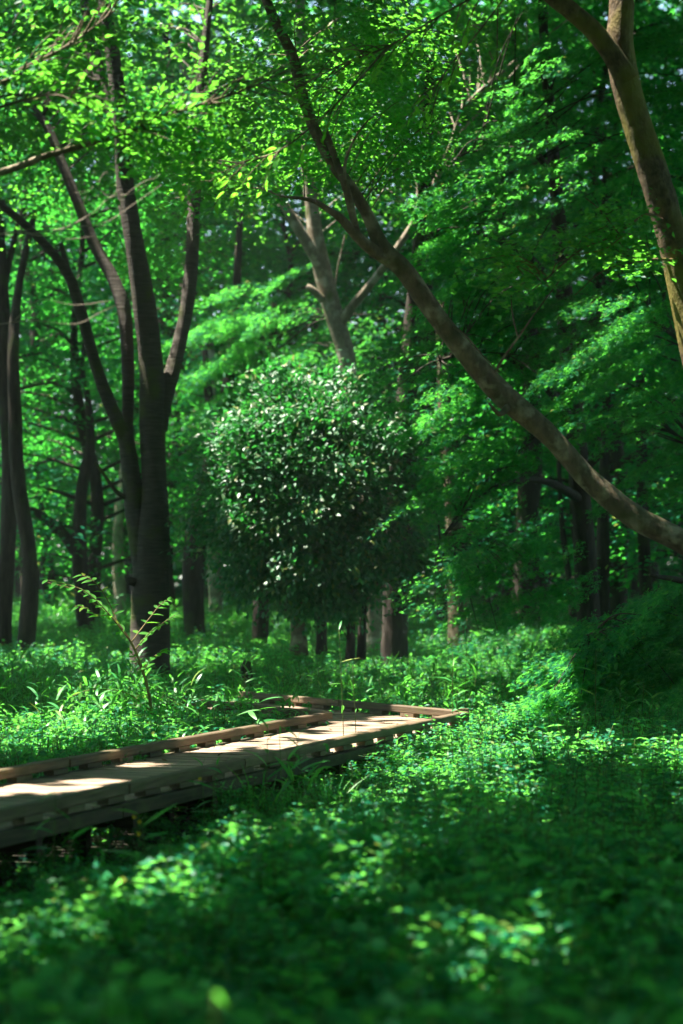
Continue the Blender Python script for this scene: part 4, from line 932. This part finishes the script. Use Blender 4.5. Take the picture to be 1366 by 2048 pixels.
def fern(seed, h, fronds, nl_, size):
    r = np.random.default_rng(seed); parts = []; C, T, N, S = [], [], [], []
    for s in range(fronds):
        an = r.uniform(0, 6.28); d = np.array([math.cos(an), math.sin(an), 0]); ln = h * r.uniform(.8, 1.3)
        pth = spline(np.array([[0, 0, 0], d * ln * .4 + [0, 0, h * .75], d * ln * .95 + [0, 0, h * .8]]), 6)
        parts.append((*thin(pth, .003, .001), M['stem']))
        for q in range(nl_):
            f = .2 + .8 * q / nl_; c = pth[int(f * (len(pth) - 1))] + d * r.normal(0, .004); side = np.array([-d[1], d[0], 0])
            for sg in (-1, 1):
                C.append(c); T.append(side * sg + d * .45 + np.array([0, 0, r.normal(-.05, .12)])); N.append([r.normal(0, .4), r.normal(0, .4), 1]); S.append(size * math.sin(math.pi * min(1, .25 + .72 * f)) * r.uniform(.8, 1.15) + .006)
    parts.append((*leaf_batch('diamond', np.array(C), np.array(T), np.array(N), np.array(S)), M['herb']))
    return parts
def tuft(seed, h, nb, wd):
    r = np.random.default_rng(seed); parts = []
    for q in range(nb):
        a = r.uniform(0, 6.28)
        V, Fc = blade([r.normal(0, .05), r.normal(0, .05), 0], (math.cos(a), math.sin(a), r.uniform(1.0, 1.5)), h * r.uniform(.5, 1.2), wd * r.uniform(.6, 1.2), r.uniform(.3, 1.6), 4)
        parts.append((V, Fc, M['grass']))
    return parts
def sasa(seed, h, nl_, ln, wd):
    r = np.random.default_rng(seed); lean = r.normal(0, .12, 2)
    pth = spline(np.array([[0, 0, 0], [lean[0] * h * .4, lean[1] * h * .4, h * .55], [lean[0] * h, lean[1] * h, h]]), 4)
    parts = [(*thin(pth, .004, .0015), M['stem'])]
    for q in range(nl_):
        f = .35 + .65 * (q + 1) / nl_; a = r.uniform(0, 6.28); c = pth[int(f * (len(pth) - 1))]
        V, Fc = blade(c, (math.cos(a), math.sin(a), r.uniform(.1, .9)), ln * r.uniform(.6, 1.2), wd, r.uniform(.4, 1.2), 5)
        parts.append((V, Fc, M['grass']))
    return parts
def cover(seed, rad, nl_, hmax, size):
    r = np.random.default_rng(seed)
    rr = np.sqrt(r.random(nl_)) * rad; a = r.uniform(0, 6.28, nl_)
    C = np.stack([rr * np.cos(a), rr * np.sin(a), r.uniform(.02, hmax, nl_)], 1)
    b = r.uniform(0, 6.28, nl_)
    T = np.stack([np.cos(b), np.sin(b), r.normal(.1, .3, nl_)], 1); N = np.stack([r.normal(0, .6, nl_), r.normal(0, .6, nl_), np.ones(nl_)], 1)
    return [(*leaf_batch('broad', C, T, N, size * r.uniform(.6, 1.3, nl_)), M['herb'])]
TP = {}
def reg(kind, parts):
    i_ = sum(len(v) for v in TP.values())
    tpl_obj('t%02d_%s' % (i_, kind), parts); TP.setdefault(kind, []).append(i_)
for s in range(3): reg('herb', herb(50 + s, .36, 6, 6, .075))
for s in range(3): reg('fine', herb(60 + s, .34, 9, 8, .042, 'diamond', .7))
for s in range(2): reg('fern', fern(70 + s, .36, 6, 16, .06))
for s in range(2): reg('tuft', tuft(80 + s, .42, 26, .011))
for s in range(3): reg('sasa', sasa(90 + s, .62, 7, .20, .026))
for s in range(2): reg('cover', cover(100 + s, .34, 85, .17, .055))
for s in range(2): reg('large', herb(110 + s, .42, 5, 4, .125))

def scatter_obj(name, pts, idx, rot, scl, label):
    me = bpy.data.meshes.new(name); me.vertices.add(len(pts)); me.vertices.foreach_set('co', np.ascontiguousarray(pts, np.float32).ravel())
    a = me.attributes.new('idx', 'INT', 'POINT'); a.data.foreach_set('value', np.ascontiguousarray(idx, np.int32))
    a = me.attributes.new('rot', 'FLOAT_VECTOR', 'POINT'); a.data.foreach_set('vector', np.ascontiguousarray(rot, np.float32).ravel())
    a = me.attributes.new('scl', 'FLOAT_VECTOR', 'POINT'); a.data.foreach_set('vector', np.ascontiguousarray(scl, np.float32).ravel())
    o = bpy.data.objects.new(name, me); COL.objects.link(o)
    ng = bpy.data.node_groups.new(name, 'GeometryNodeTree')
    ng.interface.new_socket('Geometry', in_out='INPUT', socket_type='NodeSocketGeometry'); ng.interface.new_socket('Geometry', in_out='OUTPUT', socket_type='NodeSocketGeometry')
    gi = ng.nodes.new('NodeGroupInput'); go = ng.nodes.new('NodeGroupOutput')
    ip = ng.nodes.new('GeometryNodeInstanceOnPoints'); ci = ng.nodes.new('GeometryNodeCollectionInfo')
    ci.inputs['Collection'].default_value = tplcol; ci.inputs['Separate Children'].default_value = True; ci.inputs['Reset Children'].default_value = True
    ip.inputs['Pick Instance'].default_value = True
    def att(nm, ty):
        n_ = ng.nodes.new('GeometryNodeInputNamedAttribute'); n_.data_type = ty; n_.inputs['Name'].default_value = nm
        return [s for s in n_.outputs if s.enabled and s.name == 'Attribute'][0]
    ng.links.new(gi.outputs[0], ip.inputs['Points']); ng.links.new(ci.outputs[0], ip.inputs['Instance'])
    ng.links.new(att('idx', 'INT'), ip.inputs['Instance Index']); ng.links.new(att('rot', 'FLOAT_VECTOR'), ip.inputs['Rotation']); ng.links.new(att('scl', 'FLOAT_VECTOR'), ip.inputs['Scale'])
    ng.links.new(ip.outputs[0], go.inputs[0])
    md = o.modifiers.new('scatter', 'NODES'); md.node_group = ng
    return setp(o, label, 'undergrowth', kind='stuff')

def field(n, y0, y1):
    """random points over the wedge in view, with a margin"""
    y = y0 + (y1 - y0) * np.sqrt(rng.random(n * 2)); hw = 0.158 * y + 2.2
    x = rng.uniform(-1, 1, n * 2) * (0.158 * y1 + 2.2); k = np.abs(x) < hw
    return x[k], y[k]
def vnoise(x, y, s, seed):
    r = np.random.default_rng(seed); a = r.uniform(0, 6.28, 6); f = r.uniform(.6, 1.6, 6) / s; ph = r.uniform(0, 6.28, 6)
    return sum(np.sin((x * math.cos(q) + y * math.sin(q)) * ff + p) for q, ff, p in zip(a, f, ph)) / 3.0

def scatter(name, label, kinds, n, y0, y1, smin, smax, wmin, thr=None, zs=(.85, 1.2), tilt=.18, extra=None, flat=True):
    x, y = field(n, y0, y1)
    wd = walk_dist(x, y)
    k = wd > wmin
    # lower in front of the boardwalk, so that its edge stays in view
    s1, v1, s2, v2 = walk_coords(x, y)
    k &= ~((x > 2.3) & (y > 23.4) & (y < 27.5))            # bare black shade under the low maple
    if thr is not None: k &= vnoise(x, y, thr[0], thr[2]) > thr[1]
    if extra is not None: k &= extra(x, y)
    x, y, v1, s1, wd = x[k], y[k], v1[k], s1[k], wd[k]
    low = np.where((v1 < 0), 1 - (1 - np.clip(0.35 + 0.35 * (-v1), .35, 1)) * (1 - sstep(-5.5, -3.2, s1)) , 1.0)
    sc_ = rng.uniform(smin, smax, len(x)) * (1 + 0.018 * np.clip(y - 27, 0, 40)) * (low if flat else 1)
    idx = rng.choice(np.concatenate([TP[q] for q in kinds]), len(x))
    rot = np.stack([rng.normal(0, tilt, len(x)), rng.normal(0, tilt, len(x)), rng.uniform(0, 6.28, len(x))], 1)
    scl = np.stack([sc_, sc_, sc_ * rng.uniform(*zs, len(x))], 1)
    return scatter_obj(name, np.stack([x, y, gz(x, y) - .01], 1), idx, rot, scl, label)

scatter('ground_cover', 'low leafy ground cover hiding the soil', ['cover'], 15000, 5, 66, .8, 1.3, .02)
scatter('near_ground_cover', 'low leafy ground cover nearer than the boardwalk bend', ['cover', 'cover', 'fine'], 5200, 4, 25, .8, 1.25, .02)
scatter('near_weed_carpet', 'mixed leafy weeds right of the boardwalk', ['herb', 'fine', 'fern', 'herb'], 3600, 8, 25, .55, 1.3, .14)
scatter('weeds', 'dense leafy weeds around the boardwalk', ['herb', 'fine', 'fine', 'fern'], 12000, 9, 66, .55, 1.35, .14)
scatter('grass', 'tufts of thin grass among the weeds', ['tuft'], 2600, 9, 60, .6, 1.15, .12, (4, 0.1, 3))
scatter('bamboo_grass', 'dwarf bamboo scattered through the undergrowth', ['sasa'], 3400, 11, 50, .55, 1.15, .15, (3, 0.1, 5))
scatter('bank_of_bamboo_grass', 'dense sunlit dwarf bamboo behind the near end of the boardwalk', ['sasa', 'tuft'], 1400, 15, 27, .6, .9, .12, None, extra=lambda x, y: (walk_coords(x, y)[1] > WW) & (walk_dist(x, y) < 2.2) & (walk_coords(x, y)[0] < -2.5))
scatter('near_weeds', 'tall large-leaved weeds strongly blurred along the bottom of the picture', ['large'], 420, 3.9, 6.6, 1.0, 1.45, .5, zs=(.8, 1.0))
scatter('shade_weeds', 'sparse weeds in the dark under the near side of the boardwalk', ['herb', 'fern', 'sasa', 'cover'], 2600, 9, 22, .45, .75, -1.2, None, extra=lambda x, y: (walk_coords(x, y)[1] > -1.3) & (walk_coords(x, y)[1] < .55) & (walk_coords(x, y)[0] < -2.5))
scatter('kerb_grass', 'thin tall grass standing against the dark side of the boardwalk', ['tuft', 'fine', 'sasa', 'tuft'], 3000, 13, 21, .8, 1.15, .05, None, extra=lambda x, y: (walk_coords(x, y)[1] < -.1) & (walk_coords(x, y)[1] > -1.0) & (walk_coords(x, y)[0] > -7.6) & (walk_coords(x, y)[0] < -4.2) & (vnoise(x, y, .5, 8) > .1), flat=False)
scatter('corner_weeds', 'tall weeds crowding the outer side of the boardwalk corner', ['herb', 'fine', 'fine', 'herb'], 2600, 17, 25, .6, .95, .03, None, extra=lambda x, y: (walk_coords(x, y)[1] < 0) & (walk_coords(x, y)[1] > -1.6) & (walk_coords(x, y)[0] > -4.6) & (walk_coords(x, y)[2] < 2))
scatter('inner_grass', 'tall grass filling the inner bend and overhanging the second stretch of boardwalk', ['sasa', 'tuft', 'fine', 'herb'], 5200, 20, 28, .8, 1.15, -.10, None, extra=lambda x, y: (walk_coords(x, y)[1] > WW + .05) & (walk_coords(x, y)[3] > WW - .12) & (walk_coords(x, y)[3] < WW + 1.8) & (walk_coords(x, y)[2] > .9))
scatter('foreground_weeds', 'large-leaved weeds blurred in the foreground', ['large', 'herb', 'large', 'fern'], 1500, 4.8, 12.5, .6, 1.05, .5)

# ------------------------------------------------------------------ single plants that stand out
def bamboo_stem(px, py_base, py_top, d, n, size, seed, label, lean=0, mat='stem', name='bamboo_grass'):
    r = random.Random(seed)
    x = (px - CX) / F * d; z0 = float(gz(x, d))
    top = P(px + lean, py_top, d)
    t = empty(name, (x, d, z0), label, 'plant', 'tall single stems in the undergrowth')
    b0 = np.array([x, d, z0 - .02]); path = spline(np.array([b0, b0 * .5 + top * .5 + np.array([-(top - b0)[0] * .15, 0, 0]), top]), 8)
    link('stalk', tubes_mesh('stalk', [tube_arrays(path, np.linspace(.005, .0018, len(path)), 6, .02, seed)]), M[mat], t)
    for q in range(n):
        f = 0.45 + 0.55 * (q + 1) / n; p0 = path[int(f * (len(path) - 1))]
        a = r.uniform(0, 6.28)
        leaf_obj(t, r.choice(BAM), p0, (math.cos(a), math.sin(a) * .6, r.uniform(-.2, .75)), (r.gauss(0, .4), -.4, 1), size * r.uniform(.65, 1.15))
    return t
bamboo_stem(905, 1470, 1305, 22.5, 5, .22, 1, 'tall thin bamboo stem just before the boardwalk corner')
bamboo_stem(930, 1470, 1235, 24.5, 7, .20, 2, 'tallest thin bamboo stem beside the boardwalk corner', 4)
bamboo_stem(690, 1500, 1260, 20, 4, .16, 3, 'dark thin stalk crossing the boardwalk planks', -12)
bamboo_stem(715, 1490, 1330, 20.5, 3, .14, 4, 'shorter dark stalk right of the stalk crossing the planks', -10)
bamboo_stem(1190, 1470, 1300, 22.5, 6, .24, 5, 'pale bamboo stem in front of the black shade', 2)
bamboo_stem(1240, 1450, 1350, 23, 5, .2, 6, 'small bamboo sprig right of the pale stem before the black shade')
bamboo_stem(1280, 1450, 1365, 22.5, 3, .2, 7, 'single bright bamboo blade at the far right before the black shade', 8)
bamboo_stem(565, 1560, 1470, 16.6, 4, .15, 8, 'small bamboo sprig rising over the boardwalk kerb', -6)
bamboo_stem(420, 1600, 1545, 14.8, 4, .17, 9, 'short bamboo sprig against the dark side of the boardwalk', 10)
bamboo_stem(135, 1760, 1640, 12.3, 4, .15, 10, 'yellowing bamboo stem below the near end of the boardwalk', 6)
bamboo_stem(300, 1760, 1630, 12.8, 5, .24, 11, 'broad bright bamboo leaves in front of the dark boardwalk side', -20)
bamboo_stem(105, 1700, 1585, 12.6, 4, .16, 12, 'drooping sprig hanging over the boardwalk kerb at the left', 6)
bamboo_stem(490, 1460, 1330, 27, 5, .20, 13, 'upright bamboo sprig beside the tree stump')
bamboo_stem(495, 1490, 1400, 21.5, 9, .26, 14, 'bushy pale bamboo tuft leaning over the far kerb', 20)
bamboo_stem(480, 1580, 1420, 20.8, 8, .24, 15, 'second bamboo tuft drooping over the far kerb', 42)
bamboo_stem(870, 1500, 1285, 32, 6, .26, 16, 'bamboo stem standing in the sunny clearing', 6)
bamboo_stem(960, 1350, 1230, 34, 8, .30, 17, 'leafy bamboo stem in front of the drooping maple', -20)
bamboo_stem(430, 2300, 1985, 5.0, 3, .12, 18, 'large blurred bamboo leaves at the very bottom', 0)
bamboo_stem(800, 1800, 1640, 10.5, 4, .18, 19, 'blurred bamboo sprig in the dark foreground', 10)
bamboo_stem(1120, 1720, 1560, 12.5, 4, .20, 20, 'blurred bamboo sprig in the dark undergrowth on the right', 20)

# sapling with pinnate sunlit leaves
DSAP = 23.5
sp = empty('sapling', base_of(312, 1480, DSAP), 'slender sapling with sunlit pinnate leaves before the forked tree', 'sapling')
SM = [(312, 1490, DSAP, 8), (303, 1420, DSAP, 7), (288, 1350, DSAP, 6), (262, 1285, DSAP, 5), (225, 1235, DSAP, 4), (185, 1205, DSAP, 3), (150, 1180, DSAP, 2), (95, 1165, DSAP, 1.5)]
limb('stem', M['redstem'], sp, SM, 7, 0.02)
rr_ = random.Random(77)
def frond(pts, n, size):
    limb('leaf_stalk', M['redstem'], sp, pts, 5, 0.0, 5)
    path = np.array([P(a, b, c) for a, b, c, _ in spline(pts, 12)])
    for q in range(n):
        f = .12 + .88 * q / (n - 1); i_ = int(f * (len(path) - 1)); p0 = path[i_]
        tan = nrm(path[min(i_ + 1, len(path) - 1)] - path[max(i_ - 1, 0)])
        sd = nrm(np.cross(tan, [0, -.35, 1]))
        for sg in (-1, 1):
            t_ = sd * sg + tan * .7 + np.array([0, 0, -.18])
            leaf_obj(sp, rr_.choice(PIN), p0, t_, (rr_.gauss(0, .2), -.35 + rr_.gauss(0, .2), 1), size * rr_.uniform(.75, 1.1) * (1 - .3 * f))
frond([(262, 1285, DSAP, 3), (215, 1225, DSAP - .1, 3), (165, 1180, DSAP - .2, 2), (95, 1160, DSAP - .3, 1)], 12, .165)
frond([(235, 1245, DSAP, 3), (215, 1200, DSAP + .2, 2), (190, 1165, DSAP + .3, 2), (165, 1150, DSAP + .4, 1)], 8, .145)
frond([(270, 1300, DSAP, 3), (300, 1265, DSAP - .1, 2), (335, 1240, DSAP - .2, 2), (350, 1230, DSAP - .2, 1)], 8, .155)
frond([(262, 1285, DSAP, 3), (300, 1235, DSAP + .2, 2), (320, 1210, DSAP + .3, 1.5), (335, 1200, DSAP + .3, 1)], 7, .135)
frond([(220, 1230, DSAP, 3), (195, 1230, DSAP - .2, 2), (170, 1215, DSAP - .3, 2), (145, 1212, DSAP - .3, 1)], 7, .135)
frond([(286, 1345, DSAP, 3), (300, 1320, DSAP - .1, 2), (320, 1305, DSAP - .2, 2), (330, 1300, DSAP - .2, 1)], 6, .135)
frond([(286, 1345, DSAP, 3), (270, 1315, DSAP + .1, 2), (258, 1302, DSAP + .1, 1)], 5, .10)
frond([(300, 1420, DSAP, 3), (250, 1385, DSAP - .2, 2), (180, 1380, DSAP - .4, 2), (130, 1400, DSAP - .5, 1)], 10, .14)

def flower(px, py, d, label, n=2, seed=0):
    r = random.Random(seed); x = (px - CX) / F * d; z0 = float(gz(x, d)); top = P(px, py, d)
    t = empty('yellow_flower', (x, d, z0), label, 'flower', 'yellow flowers by the boardwalk')
    pth = spline(np.array([[x, d, z0], [x + .01, d, (z0 + top[2]) / 2], top]), 5)
    link('stalk', tubes_mesh('stalk', [tube_arrays(pth, np.full(len(pth), .003), 5, 0, 1)]), M['stem'], t)
    for q in range(n):
        c = top + np.array([(q - .5) * .03, 0, -q * .025]); V, Fc = [], []
        for k in range(5):
            a = 2 * math.pi * k / 5 + r.random(); u = np.array([math.cos(a), -.45, math.sin(a)]); v = np.array([-math.sin(a), 0, math.cos(a)])
            o_ = len(V); V += [c, c + u * .008 + v * .005, c + u * .013, c + u * .008 - v * .005]; Fc.append((o_, o_ + 1, o_ + 2, o_ + 3))
        link('blossom', mesh_np('blossom', np.array(V), np.array(Fc)), M['petal'], t)
flower(274, 1634, 13.2, 'yellow flower pair against the dark boardwalk side', 2, 1)
flower(405, 1558, 15.2, 'single yellow flower in the grass by the boardwalk kerb', 1, 2)
flower(283, 1668, 13.0, 'lowest small yellow flower by the boardwalk', 1, 3)

# dry leaves on the deck
LT = [big_leaf_mesh('fallen_leaf', a, c) for a, c in ((.5, -.25), (.42, .3))]
for me in LT: me.materials.append(M['dryleaf'])
rl = random.Random(9)
for k in range(22):
    s_, v_ = rl.uniform(-11, -0.6), rl.choice((rl.uniform(.12, .4), rl.uniform(.4, 1.05)))
    q = WC + U1 * s_ + N1 * v_
    o = link('fallen_leaf', rl.choice(LT), None, None, (q[0], q[1], DECK + .008)); z_ = rl.uniform(.035, .065); o.scale = (z_, z_, z_); o.rotation_euler = (rl.gauss(0, .25), rl.gauss(0, .25), rl.uniform(0, 6.28))
    setp(o, 'dry brown leaf lying on the boardwalk planks', 'leaf', 'fallen leaves on the boardwalk')

# stump in the grass
DST = 31.0
st = empty('tree_stump', base_of(494, 1370, DST), 'small dark stump in the shady grass behind the boardwalk', 'stump')
limb('trunk', DK, st, [(494, 1390, DST, 34), (494, 1365, DST, 28), (492, 1335, DST, 22), (496, 1322, DST, 14)], 10, 0.12)

# ------------------------------------------------------------------ air
hz = bpy.data.meshes.new('haze')
x0, x1, y0, y1, z0, z1 = -405, 405, -305, 705, -1.3, 34
hz.from_pydata([(x, y, z) for z in (z0, z1) for y in (y0, y1) for x in (x0, x1)], [], [(0, 2, 3, 1), (4, 5, 7, 6), (0, 1, 5, 4), (2, 6, 7, 3), (0, 4, 6, 2), (1, 3, 7, 5)]); hz.update()
m, t, out = newmat('forest_air')
pv = t.nodes.new('ShaderNodeVolumePrincipled'); pv.inputs['Color'].default_value = (0.80, 0.92, 0.90, 1); pv.inputs['Density'].default_value = 0.0005; pv.inputs['Anisotropy'].default_value = 0.3
t.links.new(pv.outputs[0], out.inputs['Volume'])
setp(link('haze', hz, m), 'faint haze filling the wood', 'haze', kind='stuff')
